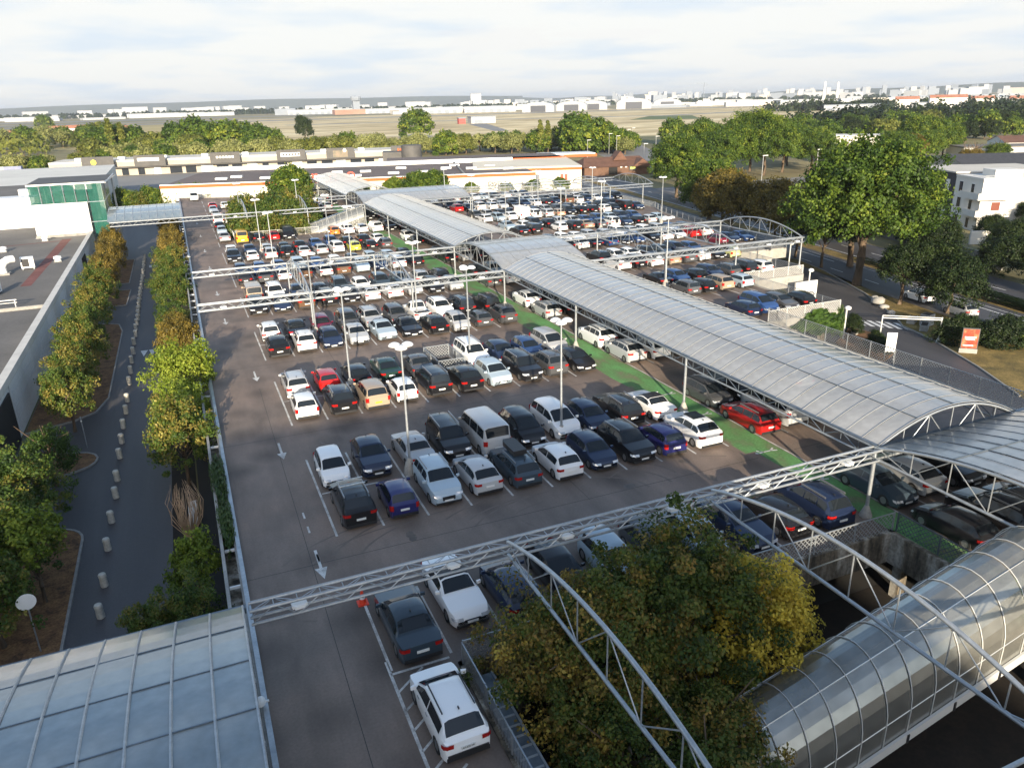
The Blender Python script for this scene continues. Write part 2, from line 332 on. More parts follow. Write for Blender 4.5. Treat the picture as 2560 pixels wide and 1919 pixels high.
cc = MB().box(-.25, .25, -.25, .25, GZ-.01, -.46).mesh('concrete_column', M['stained'])
for x, y in [(30.9, 22.9), (30.9, 15), (30.9, 7), (20.4, 23.9), (10.2, 23.9), (25.5, 24.0), (15.3, 24.0), (7.0, 18), (7.0, 8), (30.9, -1), (50.6, 30), (50.6, 40), (50.6, 50), (59.7, 58), (59.7, 66), (68.7, 76), (68.7, 84), (-.02, 35), (-.02, 51.4), (-.02, 67.8), (-.02, 84), (-.02, 100), (-.02, 116), (-.02, 132)]:
    tag(link('concrete_column', cc, loc=(x, y, 0)), 'square stained concrete column holding up the edge of the parking deck', 'column', 'columns under the deck edge')

# ---- painted bays
X0, BP, ROW0, PITCH, DEEP = 4.774, 2.486, 35.24, 15.96, 9.95
pm = MB()
def ln(x0, y0, x1, y1, w=.06, z=.004):
    d = Vector((x1-x0, y1-y0, 0)).normalized(); n = Vector((-d.y, d.x, 0))*w
    pm.quad((x0-n.x, y0-n.y, z), (x1-n.x, y1-n.y, z), (x1+n.x, y1+n.y, z), (x0+n.x, y0+n.y, z))
for r in range(0, 9):
    y = ROW0+PITCH*r
    if r <= 5:
        for k in range(11): ln(X0+BP*k, y, X0+BP*k, y+DEEP)
        for k in range(10): ln(X0+BP*k+.1, y+DEEP/2, X0+BP*k+1.0, y+DEEP/2)
    elif r == 6:
        for k in range(11): ln(X0+BP*k, y, X0+BP*k, y+4.9)
    for k in range(6): ln(34.45-BP+BP*k, y, 34.45-BP+BP*k, y+DEEP)
    nb = {2: 5, 3: 8, 4: 11, 5: 12, 6: 14, 7: 15, 8: 15}.get(r, 0)
    for k in range(nb):
        ln(50.1+BP*k if r > 2 else 48.8+BP*k, y, 50.1+BP*k if r > 2 else 48.8+BP*k, y+DEEP)
for k in range(9): ln(X0+BP*k, 24.3, X0+BP*k, 29.3)
for k in range(6): ln(34.45-BP+BP*k, 19.4, 34.45-BP+BP*k, 29.3)
ln(4.69, -5, 4.69, 24.9); ln(4.69, 24.1, 7.1, 24.1)
for i in range(12):
    ln(4.72, 23.05-1.03*i, 5.95, 24.0-1.03*i, .05)
ln(32.42, 10, 32.42, 136)
for y in range(140, 200, 8): ln(4.85, y, 4.85, y+5)
# arrows on the lane
def arrow(x, y, s=1.0, dn=True):
    g = -1 if dn else 1
    pm.quad((x-.07, y, .004), (x+.07, y, .004), (x+.07, y+g*1.7*s, .004), (x-.07, y+g*1.7*s, .004))
    pm.poly([(x-.3, y+g*1.7*s, .004), (x+.3, y+g*1.7*s, .004), (x, y+g*2.7*s, .004)])
for y in (34.4, 48.6, 64.6, 84, 98, 115, 130, 146, 163): arrow(3.5 if y < 70 else 2.4, y)
for y in (36.2, 37.8, 33.3): ln(3.53, y, 3.53, y+.7, .05)
struct('deck_markings', pm, M['paint'])
jm = MB()
for i in range(11):
    y = 33.1+16.4*i; jm.quad((.1, y-.02, .0025), (30.2, y-.02, .0025), (30.2, y+.02, .0025), (.1, y+.02, .0025)); jm.quad((33, y-.02, .0025), (50.6, y-.02, .0025), (50.6, y+.02, .0025), (33, y+.02, .0025))
for x, a, b in ((18.4, 33, 62), (10.2, 62, 96), (3.0, 20, 60)): jm.quad((x-.015, a, .0025), (x+.015, a, .0025), (x+.5, b, .0025), (x+.47, b, .0025))
sm_ = MB()
for i in range(420):
    r_ = R.randrange(7); k_ = R.randrange(10) if i % 3 else R.choice((1, 3, 11.6, 13, 6, 8))
    x = X0+BP*(k_+.5)+R.uniform(-.35, .35); y = ROW0+PITCH*r_+R.choice((1.0, 3.8, 6.1, 8.8))+R.uniform(-.6, .6) if i % 3 else R.uniform(26, 128)
    if x < .6 or x > 48: continue
    q_ = R.uniform(.12, .5); n_ = 9; P_ = [(x+q_*R.uniform(.6, 1.2)*math.cos(2*PI*j/n_), y+q_*R.uniform(.6, 1.4)*math.sin(2*PI*j/n_), .0012+.0000025*i) for j in range(n_)]
    sm_.poly(P_)
struct('oil_stains', sm_, noisy('oil_stain', [(.085, .07, .058), (.15, .12, .098)], 2.5, .6))
ty_ = MB()
for i in range(46):
    r_ = R.randrange(6); y0_ = ROW0+PITCH*r_-R.uniform(1.5, 4.5); x0_ = R.uniform(2, 24); rr_ = R.uniform(3.5, 6); a0_ = R.choice((0, PI/2, PI)); sp_ = R.uniform(.6, 1.3)
    for off in (0, 1.5):
        ra = rr_+off
        for j in range(8):
            u, v = a0_+sp_*j/8, a0_+sp_*(j+1)/8
            P_ = [(x0_+(ra+w)*math.cos(t_)+3, y0_+(ra+w)*math.sin(t_)*.6, .0009+.000003*i) for t_, w in ((u, 0), (u, .16), (v, .16), (v, 0))]
            if min(p[0] for p in P_) > .6 and max(p[0] for p in P_) < 29: ty_.quad(*P_[::-1])
struct('tyre_marks', ty_, noisy('tyre_mark', [(.13, .105, .088), (.19, .147, .12)], 1.2, .75))
struct('deck_joints', jm, mat('bitumen_joint', (.05, .045, .04), .7))
gm = MB()
ys = [-20, 19, 33.9, 44, 50, 60, 66, 76, 82, 92, 98, 108, 114, 124, 132, 200]
xl = [29.6, 29.6, 29.9, 29.8, 29.4, 29.8, 29.3, 29.8, 29.5, 29.8, 29.4, 29.9, 29.6, 29.8, 30, 30]
for i in range(len(ys)-1):
    gm.quad((max(xl[i], 30.6 if ys[i] < 23.7 else 0), ys[i], .008), (32.3, ys[i], .008), (32.3, ys[i+1], .008), (max(xl[i+1], 30.6 if ys[i] < 23.5 else 0), ys[i+1], .008))
struct('green_walkway', gm, M['green'])
pm2 = MB()
for y in (40.2, 44.6, 33.6, 29.3):       # little walking figures
    for a in ((0, 0, .5, 0), (.5, 0, .9, .25), (.5, 0, .95, -.12), (0, 0, -.35, .3), (0, 0, -.4, -.05)):
        x0, y0 = 31.05+a[0], y+a[1]; x1, y1 = 31.05+a[2], y+a[3]; d = Vector((x1-x0, y1-y0, 0)).normalized(); n = Vector((-d.y, d.x, 0))*.06
        pm2.quad((x0-n.x, y0-n.y, .013), (x1-n.x, y1-n.y, .013), (x1+n.x, y1+n.y, .013), (x0+n.x, y0+n.y, .013))
    pm2.poly([(31.05-.52+.11*math.cos(t), y+.02+.11*math.sin(t), .013) for t in [i*PI/4 for i in range(8)]])
struct('walkway_markings', pm2, M['paint_road'])

# ---- right: ramp road, main road, verge
def strip(pts_l, pts_r, z): 
    k = MB()
    for i in range(len(pts_l)-1):
        k.quad((*pts_l[i], z), (*pts_r[i], z), (*pts_r[i+1], z), (*pts_l[i+1], z))
    return k
ramp_r = [(56, 22), (62.9, 38.5), (66.5, 45), (70.3, 53.3), (71.6, 58), (74, 61), (79.8, 71), (85.3, 83.5), (88, 92), (96, 110), (101, 125), (104, 150), (100, 185)]
ramp_l = [(50.95, 10), (50.95, 30), (50.95, 40), (51, 50), (60.3, 56), (60.3, 62), (69.3, 71), (75, 83), (80.5, 92), (84, 110), (88, 125), (92, 150), (90, 185)]
struct('ramp_road', strip(ramp_l, ramp_r, GZ-.004), M['road'])
a0 = Vector((93.9, 100, 0)); d0 = Vector((84.9-93.9, 53.4-100, 0)).normalized(); n0 = Vector((-d0.y, d0.x, 0))
if n0.x < 0: n0 = -n0
def rd(s, o): p = a0 + d0*s + n0*o; return (p.x, p.y)
# carriageway from verge edge (-7) to +1.5 ; median ; far carriageway
struct('main_road', strip([rd(s, -6.6) for s in (-260, -100, 0, 110)], [rd(s, 2.4) for s in (-260, -100, 0, 110)], GZ-.002), M['road'])
struct('main_road', strip([rd(s, 5.0) for s in (-260, -100, 0, 110)], [rd(s, 14) for s in (-260, -100, 0, 110)], GZ-.002), M['road'])
gv = MB(); gv.poly([(*p, GZ) for p in [rd(130, 2.4), rd(130, 5.0), rd(-260, 5.0), rd(-260, 2.4)]])
struct('median', gv, M['grass_dry'])
vg = MB(); lp = [(62.9, 38.5), (66.5, 45), (70.3, 53.3), (71.6, 58), (74, 61), (79.8, 71), (85.3, 83.5), (88, 92)]
rp = [rd(100, -6.6), rd(85, -6.6), rd(60, -6.6), rd(50, -6.6), rd(42, -6.6), rd(30, -6.6), rd(16, -6.6), rd(6, -6.6)]
for i in range(len(lp)-1): vg.quad((*lp[i], GZ+.06), (*rp[i], GZ+.06), (*rp[i+1], GZ+.06), (*lp[i+1], GZ+.06))
struct('grass_verge', vg, M['grass_dry'])
kb = MB()
for P_ in (lp,):
    for a, b in zip(P_[:-1], P_[1:]):
        p, q = Vector((*a, 0)), Vector((*b, 0)); n = Vector(((q-p).y, -(q-p).x, 0)).normalized()*.15
        kb.prism([tuple((p-n).xy), tuple(p.xy), tuple(q.xy), tuple((q-n).xy)], GZ-.01, GZ+.13)
struct('kerb', kb, M['kerb'])
struct('planting_bed', MB().prism([(60.6, 56.8), (66.3, 60.5), (66.6, 57.5), (63.4, 51.8), (60.3, 50.2), (58.5, 52)], GZ-.01, GZ+.1), M['mulch'])
rm = MB()
def dash(o, s0, s1, w=.08):
    a, b = rd(s0, o-w), rd(s0, o+w); c, d = rd(s1, o+w), rd(s1, o-w); rm.quad((*a, GZ+.003), (*b, GZ+.003), (*c, GZ+.003), (*d, GZ+.003))
dash(0, -200, 12, .1); dash(0, 24, 105, .1); dash(1.2, -200, 105, .05); dash(5.6, -200, 105, .09)
for s in range(-200, 100, 8): dash(-3.3, s, s+3); dash(9.4, s, s+3)
for i in range(6):
    a = Vector((68.9+.59*i, 63.1-.7*i, GZ+.004)); dd = Vector((-.85, -2.7, 0)); w = Vector((.34, -.36, 0))
    rm.quad(a, a+w, a+w+dd, a+dd)
struct('road_markings', rm, M['paint_road'])

# ------------------------------------------------------------------ steel girders, arched trusses, canopies
ZT, ZB, RISE = 3.95, 3.35, 1.38
SEG = 10.2/12
def diag_mesh(h=.6, l=SEG, r=.022): return MB().tube([(0, 0, 0), (l, 0, h)], r, 5).mesh('diagonal', M['steel'])
DG = diag_mesh()
def girder(y, x0, x1, label, loose, z=(ZT, ZB)):
    g = thing('steel_girder', label, 'girder', (x0, y, 0)); L = x1-x0
    for dy in (-.26, .26):
        MB().tube([(0, dy, z[0]), (L, dy, z[0])], .07, 8).build('top_chord', M['steel'], g, smooth=40)
        MB().tube([(0, dy*.8, z[1]), (L, dy*.8, z[1])], .06, 8).build('bottom_chord', M['steel'], g, smooth=40)
    n = int(round(L/SEG)); k = MB()
    for i in range(n):
        for dy in (-.24, .24):
            if loose and dy < 0:
                o = link('diagonal', DG, g, (i*SEG if i % 2 == 0 else (i+1)*SEG, dy, z[1])); 
                if i % 2: o.rotation_euler = (0, 0, PI)
            else: k.tube([(i*SEG, dy, z[1] if i % 2 == 0 else z[0]), ((i+1)*SEG, dy, z[0] if i % 2 == 0 else z[1])], .022, 4, cap=False)
        k.tube([(i*SEG, -.26 if i % 2 == 0 else .26, z[0]), ((i+1)*SEG, .26 if i % 2 == 0 else -.26, z[0])], .02, 4, cap=False)
        k.tube([(i*SEG, -.26, z[0]), (i*SEG, .26, z[0])], .02, 4, cap=False)
    tag(k.build('lacing', M['steel'], g), kind='stuff')
    return g
ORD = ['nearest', 'second', 'third', 'fourth', 'fifth']
sideL, sideR = 'left of the long canopy', 'right of the long canopy'
girder(T[0], 0, 30.6, 'pale steel lattice girder crossing the foreground above the grey lane', True)
girder(T[1], 0, 30.6, 'steel lattice girder left of the canopy, second one from the camera', True)
girder(T[2], 0, 30.6, 'steel lattice girder left of the canopy, third one from the camera', True)
girder(T[3], -11, 30.6, 'steel lattice girder carrying the far small glass roof, in front of the far trees', False)
girder(T[4], 10.2, 30.6, 'farthest steel lattice girder left of the canopy, behind the far trees', False)
girder(T[0], 40.8, 51, 'short steel girder at lower right under the cross canopy edge', False)
girder(TM, 0, 51, 'steel girder at the very bottom right corner beyond the clear ramp tunnel', False)
girder(T[1], 40.8, 71.4, 'nearest steel girder spanning the right parking field, ending at a tall column', True)
girder(T[2], 40.8, 71.4, 'second steel girder spanning the right parking field behind the arches', True)
girder(T[3], 40.8, 91.8, 'third steel girder spanning the far end of the right parking field', False)
girder(T[4], 40.8, 91.8, 'farthest steel girder over the right parking field, near the store', False)
fl = MB().box(-.28, .28, -.14, .14, 0, .12).box(-.2, .2, -.2, -.14, -.02, .1, 0).mesh('floodlight', M['lamp_white'])
for gi, (y, xs) in enumerate(((T[0], (1.75, 7.8, 12.9, 18.2, 23.3, 28.6)), (T[1], (2.2, 7.6, 12.7, 17.9, 23, 28, 45, 50, 56, 61, 66, 70.5)), (T[2], (2.0, 7.4, 15, 22.8, 28)), (T[3], (8.3, 13, 18.2, 23.3, 28.4)))):
    for j, x in enumerate(xs):
        o = link('floodlight', fl, loc=(x, y-.05, ZB+.14 if gi else ZB+.18), rot=R.uniform(-.1, .1))
        tag(o, 'white box floodlight on the %s girder, %s from its left end' % (('foreground', 'second', 'third', 'fourth')[gi], ('first', '2nd', '3rd', '4th', '5th', '6th', '7th', '8th', '9th', '10th', '11th', '12th')[j]), 'floodlight', 'floodlights on the girders')

def arch_truss(x, y, L, rot, label, npost=8, r=.085, group='arched trusses between the girders'):
    """local x runs along the span"""
    g = thing('arched_truss', label, 'truss', (x, y, 0), rot, group); z = lambda u: ZT+RISE*(1-(2*u/L-1)**2)
    MB().tube([(u, 0, z(u)) for u in [L*i/24 for i in range(25)]], r, 10).build('top_chord', M['steel'], g, smooth=50)
    MB().tube([(0, 0, ZB), (L, 0, ZB)], r*.9, 10).build('bottom_chord', M['steel'], g, smooth=50)
    for i in range(1, npost):
        u = L*i/npost
        MB().tube([(u, 0, ZB), (u, 0, z(u))], .028, 5).build('post', M['steel'], g)
    for i in range(npost):
        u0, u1 = L*i/npost, L*(i+1)/npost
        a, b = ((u0, 0, z(u0)), (u1, 0, ZB)) if i % 2 == 0 else ((u0, 0, ZB), (u1, 0, z(u1)))
        MB().tube([a, b], .026, 5).build('diagonal', M['steel'], g)
    return g
D1 = T[0]-TM; D2 = T[2]-T[1]; D3 = T[4]-T[3]
NTH = ['first', 'second', 'third', 'fourth', 'fifth', 'sixth', 'seventh', 'eighth', 'ninth', 'tenth', 'eleventh', 'twelfth', 'thirteenth', 'fourteenth', 'fifteenth', 'sixteenth', 'seventeenth', 'eighteenth', 'nineteenth'] + [('twenty-' if q < 10 else 'thirty-')+w if w else ('twentieth', 'thirtieth')[q//10] for q in range(20) for w in [('', 'first', 'second', 'third', 'fourth', 'fifth', 'sixth', 'seventh', 'eighth', 'ninth')[q % 10]]] + ['fortieth', 'forty-first']
lab = {1: 'big curved steel truss in front of the foreground tree, leftmost of the near arches', 2: 'big curved steel truss over the dark pit and clear tunnel, middle near arch', 3: 'curved blue-grey truss edging the near cross canopy at lower right'}
for k in (1, 2, 3, 4, 5): arch_truss(XC[k], TM, D1, PI/2, lab.get(k, 'near arched truss %s right of the long canopy at the frame edge' % ('just' if k == 4 else 'far')))
for k in (1, 2, 3, 4, 5, 6, 7): arch_truss(XC[k], T[1], D2, PI/2, 'mid-distance arched truss over the parked cars, %s from the left' % NTH[k-1])
for k in (1, 2, 3, 4, 5, 6, 7, 8, 9): arch_truss(XC[k], T[3], D3, PI/2, 'far arched truss beyond the parking rows, %s from the left' % NTH[k-1], 6)
for i, y in enumerate(T): arch_truss(30.6, y, 10.2, 0, 'arched truss closing the grey canopy vault end at the %s girder' % ORD[i], 6, .06, 'arched trusses at the canopy ends')

SAG = lambda u, L: ZT+.12+RISE*(1-(2*u/L-1)**2)
def canopy(name, label, x, y, rot, length, span, sheet, step=1.08, purl=(.25, .5, .75), cut=1, columns=(), ribr=.017, cat='canopy', capm='alu', truss=True):
    """local x: along the vault; local y: across the span"""
    g = thing(name, label, cat, (x, y, 0), rot); n = max(1, int(round(length/step))); st = length/n; A = 16
    div = [0]+list(purl)+[1] if cut > 1 else [0, 1]
    meshes = []
    for a, b in zip(div[:-1], div[1:]):
        m = MB(); q = max(3, int(round(A*(b-a)))); P = [(a+(b-a)*i/q)*span for i in range(q+1)]
        for u, v in zip(P[:-1], P[1:]): m.quad((.02, u, SAG(u, span)), (st-.02, u, SAG(u, span)), (st-.02, v, SAG(v, span)), (.02, v, SAG(v, span)))
        me = m.mesh('panel', sheet); me.shade_smooth(); meshes.append(me)
    rb = MB().tube([(0, u, SAG(u, span)+.02) for u in [span*i/A for i in range(A+1)]], ribr, 5).mesh('rib', M[capm], 50)
    for i in range(n):
        for me in meshes: link('panel', me, g, (i*st, 0, R.uniform(-.008, .008)), (R.uniform(-.0012, .0012), R.uniform(-.004, .004), 0))
    for i in range(n+1): link('rib', rb, g, (i*st, 0, 0))
    for p in purl:
        m = MB(); u = span*p; z = SAG(u, span)+.02; hw = .03 if cut == 1 else .018; m.box(0, length, u-hw, u+hw, z-.02, z+hw*.7); m.build('purlin' if abs(p-.5) > .01 else 'ridge_rail', M['steel_dark'], g)
    if truss:
        for s, yy in ((-1, 0), (1, span)):
            MB().tube([(0, yy, ZT), (length, yy, ZT)], .08, 8).build('eave_chord', M['steel'], g, smooth=40)
            MB().box(0, length, yy-.12, yy+.12, ZT+.1, ZT+.16).build('gutter', M['steel_dark'], g)
            MB().tube([(0, yy, ZB), (length, yy, ZB)], .06, 8).build('lower_chord', M['steel'], g, smooth=40)
            k = MB(); q = int(length/1.2)
            for i in range(q):
                a, b = length*i/q, length*(i+1)/q
                k.tube([(a, yy, ZB if i % 2 else ZT), (b, yy, ZT if i % 2 else ZB)], .03, 4, cap=False)
                k.tube([(a, yy, ZB), (a, yy, ZT)], .02, 4, cap=False)
            tag(k.build('lacing', M['steel_dark'], g), kind='stuff')
    for u, yy in columns:
        c_ = MB().tube([(u, yy, .5), (u, yy, ZT)], .1, 10).build('column', M['steel'], g, smooth=40)
        MB().lathe([(.34, 0), (.3, .15), (.14, .55), (.12, .62)], 10, 0, (u, yy, 0)).build('footing', M['concrete'], c_)
    return g
def cols(y0, ys, span=10.2): return [(y-y0, q) for y in ys for q in (0, span)]
# main vault runs away along +Y (rot 90 deg: local x -> +Y, local y -> -X), so origin sits on the right eave
canopy('vaulted_canopy', 'long translucent grey barrel canopy over the walkway, nearest and largest length', 40.8, T[0], PI/2, T[1]-T[0], 10.2, M['sheet'], columns=cols(T[0], (T[0]+.1, 41.5, 57.9, T[1])))
canopy('vaulted_canopy', 'grey barrel canopy length between the two cross vaults, beside the white hatchback', 40.8, T[2], PI/2, T[3]-T[2], 10.2, M['sheet'], columns=cols(T[2], (T[2], 106.9, 123.3, T[3])))
canopy('vaulted_canopy', 'farthest grey barrel canopy length ending at the store with red letters', 40.8, T[4], PI/2, 40, 10.2, M['sheet'], columns=cols(T[4], (T[4], 172.5, 189, 195)))
canopy('cross_canopy', 'grey cross vault joining the long canopy at lower right, nearest cross vault', 30.6, TM, 0, 20.4, D1, M['sheet'], step=1.13, columns=[(0, 0), (20.4, 0)], capm='steel_dark')
canopy('cross_canopy', 'grey cross vault in the middle of the picture between two girders', 30.6, T[1], 0, 10.2, D2, M['sheet'], step=1.13)
canopy('cross_canopy', 'far grey cross vault in front of the store, two bays wide', 30.6, T[3], 0, 20.4, D3, M['sheet'], step=1.13)
canopy('glazed_link_roof', 'blue glazed vault roof filling the lower left corner over the street', -14.6, TM, 0, 14.4, D1, M['glass_roof'], step=1.11, purl=(.13, .28, .43, .57, .72, .87), cut=7, truss=False, ribr=.045, capm='steel')
canopy('glazed_link_roof', 'small blue glazed vault roof linking the glass tower to the deck', -11.2, T[3], 0, 11.1, D3, M['glass_roof'], step=1.23, purl=(.2, .4, .6, .8), cut=5, truss=False, ribr=.05, capm='steel')
for y in (TM, T[0]):
    tag(MB().box(-14.6, -.1, y-.12, y+.12, ZT-.12, ZT+.1).build('eave_beam', M['steel_dark']), 'dark eave beam along the %s edge of the foreground glazed roof' % ('far' if y > 20 else 'near'), 'beam')
colm = MB().tube([(0, 0, .4), (0, 0, ZT)], .1, 10).mesh('post', M['steel'], 40); ftm = MB().lathe([(.34, 0), (.3, .15), (.14, .5), (.12, .55)], 10).mesh('footing', M['concrete'])
def column(x, y, label):
    g = thing('steel_column', label, 'column', (x, y, 0), 0, 'free steel columns under the girders'); link('post', colm, g); link('footing', ftm, g)
for j, k in enumerate((1, 2)):
    for i, y in enumerate((T[1], T[2], T[3], T[4])): column(XC[k], y, 'slim steel column left of the canopy, column line %d, under girder %s' % (k, ORD[i+1]))
for k in (5, 6, 7):
    for i, y in enumerate((T[1], T[2])): column(XC[k] if k < 7 else 71.3, y, 'slim steel column on the right parking field, %s from left under %s girder' % (NTH[k-5], ('nearest', 'second')[i]))
for k in (5, 6, 7, 8, 9):
    for i, y in enumerate((T[3], T[4])): column(min(XC[k], 89.5), y, 'slim far steel column, %s from left under the %s far girder' % (NTH[k-5], ('nearer', 'farther')[i]))

# ramp tunnels (clear vault over the travelators)
def tunnel(x0, x1, y0, floor1, label, n):
    """rises to the right; x1 is the top end"""
    g = thing('ramp_tunnel', label, 'tunnel', (0, 0, 0)); W = 3.6; H = 2.4; sl = .266; fz = lambda x: max(GZ+.1, floor1+(x-x1)*sl)
    sec = [(0, 0), (0, 1.0)] + [(W/2-W/2*math.cos(PI*i/16), 1.0+H*math.sin(PI*i/16)) for i in range(1, 16)] + [(W, 1.0), (W, 0)]
    st = (x1-x0)/n
    for i in range(n):
        a, b = x0+st*i+.01, x0+st*(i+1)-.01
        for lo, hi in ((0, 1), (1, 7), (7, 12), (12, 17), (17, 18)):
            m = MB()
            for q in range(lo, hi):
                (ya, za), (yb, zb) = sec[q], sec[q+1]
                m.quad((a, y0+ya, fz(a)+za), (b, y0+ya, fz(b)+za), (b, y0+yb, fz(b)+zb), (a, y0+yb, fz(a)+zb))
            me = m.mesh('panel', M['tube_sheet']); me.shade_smooth(); link('panel', me, g)
    for i in range(n+1):
        x = x0+st*i
        MB().tube([(x, y0+a+(-.03 if q < 9 else .03), fz(x)+b+.03) for q, (a, b) in enumerate(sec)], .02, 5).build('rib', M['white_metal'], g, smooth=50)
    for q in (1, 7, 12, 17):
        xk = max(x0+.01, x1-(floor1-GZ-.1)/sl)
        MB().tube([(x0, y0+sec[q][0], fz(x0)+sec[q][1]+.03), (xk, y0+sec[q][0], fz(xk)+sec[q][1]+.03), (x1, y0+sec[q][0], fz(x1)+sec[q][1]+.03)], .02, 5).build('purlin', M['alu'], g)
    xb = max(x0, x1-(floor1-GZ-.1)/sl)
    for dy in (-.12, W+.02):
        m = MB()
        for u, v in ((x0, xb), (xb, x1)):
            if v-u < .1: continue
            p = [(u, y0+dy, fz(u)-.42), (v, y0+dy, fz(v)-.42), (v, y0+dy, fz(v)), (u, y0+dy, fz(u))]; q = [(a, b+.1, c) for a, b, c in p]
            m.poly(p).poly(q[::-1]).quad(p[3], p[2], q[2], q[3]).quad(p[0], q[0], q[1], p[1]).quad(p[1], q[1], q[2], p[2])
        m.build('side_beam', M['white_metal'], g)
    m = MB()
    for u, v in ((x0, xb), (xb, x1)):
        if v-u > .1: m.quad((u, y0, fz(u)-.1), (v, y0, fz(v)-.1), (v, y0+W, fz(v)-.1), (u, y0+W, fz(u)-.1))
    m.build('travelator', M['black_plastic'], g)
    for i in range(1, n, 2):
        x = x0+st*i; MB().box(x-.06, x+.06, y0-.15, y0-.11, fz(x)-.45, fz(x)-.05).build('bracket', M['black_plastic'], g)
    return g
tunnel(11.6, 30.4, 15.0, .35, 'clear ribbed tunnel roof over the sloping walkway at lower right, in the pit', 16)
tunnel(20.5, 30.0, 138.2, .5, 'small clear ribbed tunnel roof at the far pit beside the canopy', 9)

# ------------------------------------------------------------------ fences, parapets
def lattice_mesh(w, h, pitch=.26, t=.02, m='white_metal'):
    k = MB()
    n = int((w+h)/pitch)
    for i in range(n+1):
        c = i*pitch
        for s in (0, 1):
            x0, z0 = (c, 0) if c <= w else (w, c-w); x1, z1 = (c-h, h) if c-h >= 0 else (0, c)
            if abs(x0-x1) < .02: continue
            if s: x0, x1 = w-x0, w-x1
            dx, dz = x1-x0, z1-z0; L = math.hypot(dx, dz); nx, nz_ = -dz/L*t, dx/L*t
            k.quad((x0-nx, s*.008, z0-nz_), (x0+nx, s*.008, z0+nz_), (x1+nx, s*.008, z1+nz_), (x1-nx, s*.008, z1-nz_))
    return k.mesh('lattice', M[m])
def bars_mesh(w, h, pitch=.13, m='steel'):
    k = MB()
    for i in range(int(w/pitch)): k.box(i*pitch+.05, i*pitch+.07, -.01, .01, .04, h)
    return k.mesh('bars', M[m])
PC = {}
def fence(pts, h, label, kind='lattice', z=0.0, bay=2.5, m='white_metal', zl=0.0):
    g = thing('fence', label, 'fence', (*pts[0], z)); o = Vector((*pts[0], 0))
    for a, b in zip(pts[:-1], pts[1:]):
        p, q = Vector((*a, 0))-o, Vector((*b, 0))-o; L = (q-p).length; n = max(1, round(L/bay)); w = L/n; d = (q-p).normalized(); ang = math.atan2(d.y, d.x)
        key = (kind, round(w, 2), h, m, zl)
        if key not in PC: PC[key] = (lattice_mesh(w, h-.08-zl, m=m) if kind == 'lattice' else bars_mesh(w, h-.08-zl, m=m), MB().box(0, w, -.025, .025, h-.05, h).mesh('top_rail', M[m]), MB().box(-.03, .03, -.035, .035, zl, h+.02).mesh('post', M[m]))
        pa, ra, po = PC[key]
        for i in range(n):
            l = p+d*(w*i)
            tag(link(pa.name.split('.')[0], pa, g, (l.x, l.y, zl+.04), ang), kind='stuff'); link('top_rail', ra, g, (l.x, l.y, 0), ang); link('post', po, g, (l.x, l.y, 0), ang)
        link('post', po, g, (q.x, q.y, 0), ang)
    return g
fence([(30.5, 23.45), (7.5, 23.45)], 1.15, 'grey lattice fence along the near pit, behind the foreground trees', zl=.05, m='steel')
fence([(30.75, 23.4), (30.75, 9)], 1.1, 'thin mesh fence above the stained pit wall beside the green walkway', m='steel_dark')
fence([(7.45, 23.4), (7.45, -6)], 1.1, 'grey barred railing at the pit beside the white hatchback', kind='bars', m='steel')
fence([(50.95, 12), (50.95, 56.4)], 1.5, 'long lattice fence along the right deck edge behind the big canopy', m='steel')
fence([(50.95, 56.4), (60.1, 56.4)], 1.2, 'white lattice fence above the ivy wall at the right deck corner')
fence([(60.15, 56.4), (60.15, 71.3)], 1.1, 'open mesh fence beside the ramp with the white P sign wall', m='steel')
fence([(60.15, 71.35), (69.1, 71.35)], 1.2, 'white lattice fence over the ramp wall under the tall end column')
fence([(69.15, 71.3), (69.15, 86), (79.7, 86)], 1.1, 'mesh fence right of the row with the pale lime hatchback', m='steel')
fence([(79.75, 86), (80.45, 100), (83.55, 117), (85.95, 127.6), (88.15, 133)], 1.1, 'mesh fence along the slanting right deck edge under the trees', m='steel')
fence([(88.15, 133), (90.15, 165)], 1.1, 'far mesh fence at the right end of the deck', kind='bars', m='steel')
fence([(90, 168.2), (55, 186.2), (17, 203.2), (0, 212.2)], 1.2, 'far pale fence between the deck end and the store wall', kind='bars', m='white_metal')
fence([(7.5, 165), (7.5, 136.7), (21.5, 136.7)], 1.2, 'pale barred fence round the far pit with dense trees', kind='bars')
fence([(17.35, 60.85), (19.6, 60.85), (19.6, 56.75), (17.35, 56.75), (17.35, 60.85)], 1.15, 'lattice cage round the stair opening between parked cars', bay=2.2, m='steel')
struct('stair_opening', MB().quad((17.5, 56.9, .012), (19.45, 56.9, .012), (19.45, 60.7, .012), (17.5, 60.7, .012)), M['dark'])
pp = thing('edge_parapet', 'low double rail parapet along the left edge of the deck', 'parapet', (0, 0, 0))
MB().box(-.85, -.7, -30, 210, -.9, .3).build('outer_wall', M['concrete'], pp)
MB().box(-.1, .1, -30, 210, .12, .24).build('guard_rail', M['steel'], pp)
MB().box(-.7, -.2, -30, 210, -.6, -.5).build('trough_floor', M['stained'], pp)
br = MB().box(-.68, -.1, -.05, .05, -.05, .08).mesh('bracket', M['lamp_white'])
for i in range(60): link('bracket', br, pp, (0, -8+3.4*i, 0))
wl_ = MB().lathe([(.02, 0), (.16, .04), (.2, .14), (.16, .3), (.05, .38)], 12).box(-.05, .3, -.03, .03, .1, .16).mesh('wall_lamp', M['lamp_white'], 40)
for y, lb in ((73, 'white bulb lamp on the left parapet above the yellow-green tree'), (24.2, 'dusty round lamp on the parapet beside the foreground glazed roof'), (122, 'small white lamp on the far left parapet')):
    tag(link('wall_lamp', wl_, loc=(-.15, y, .3)), lb, 'lamp')
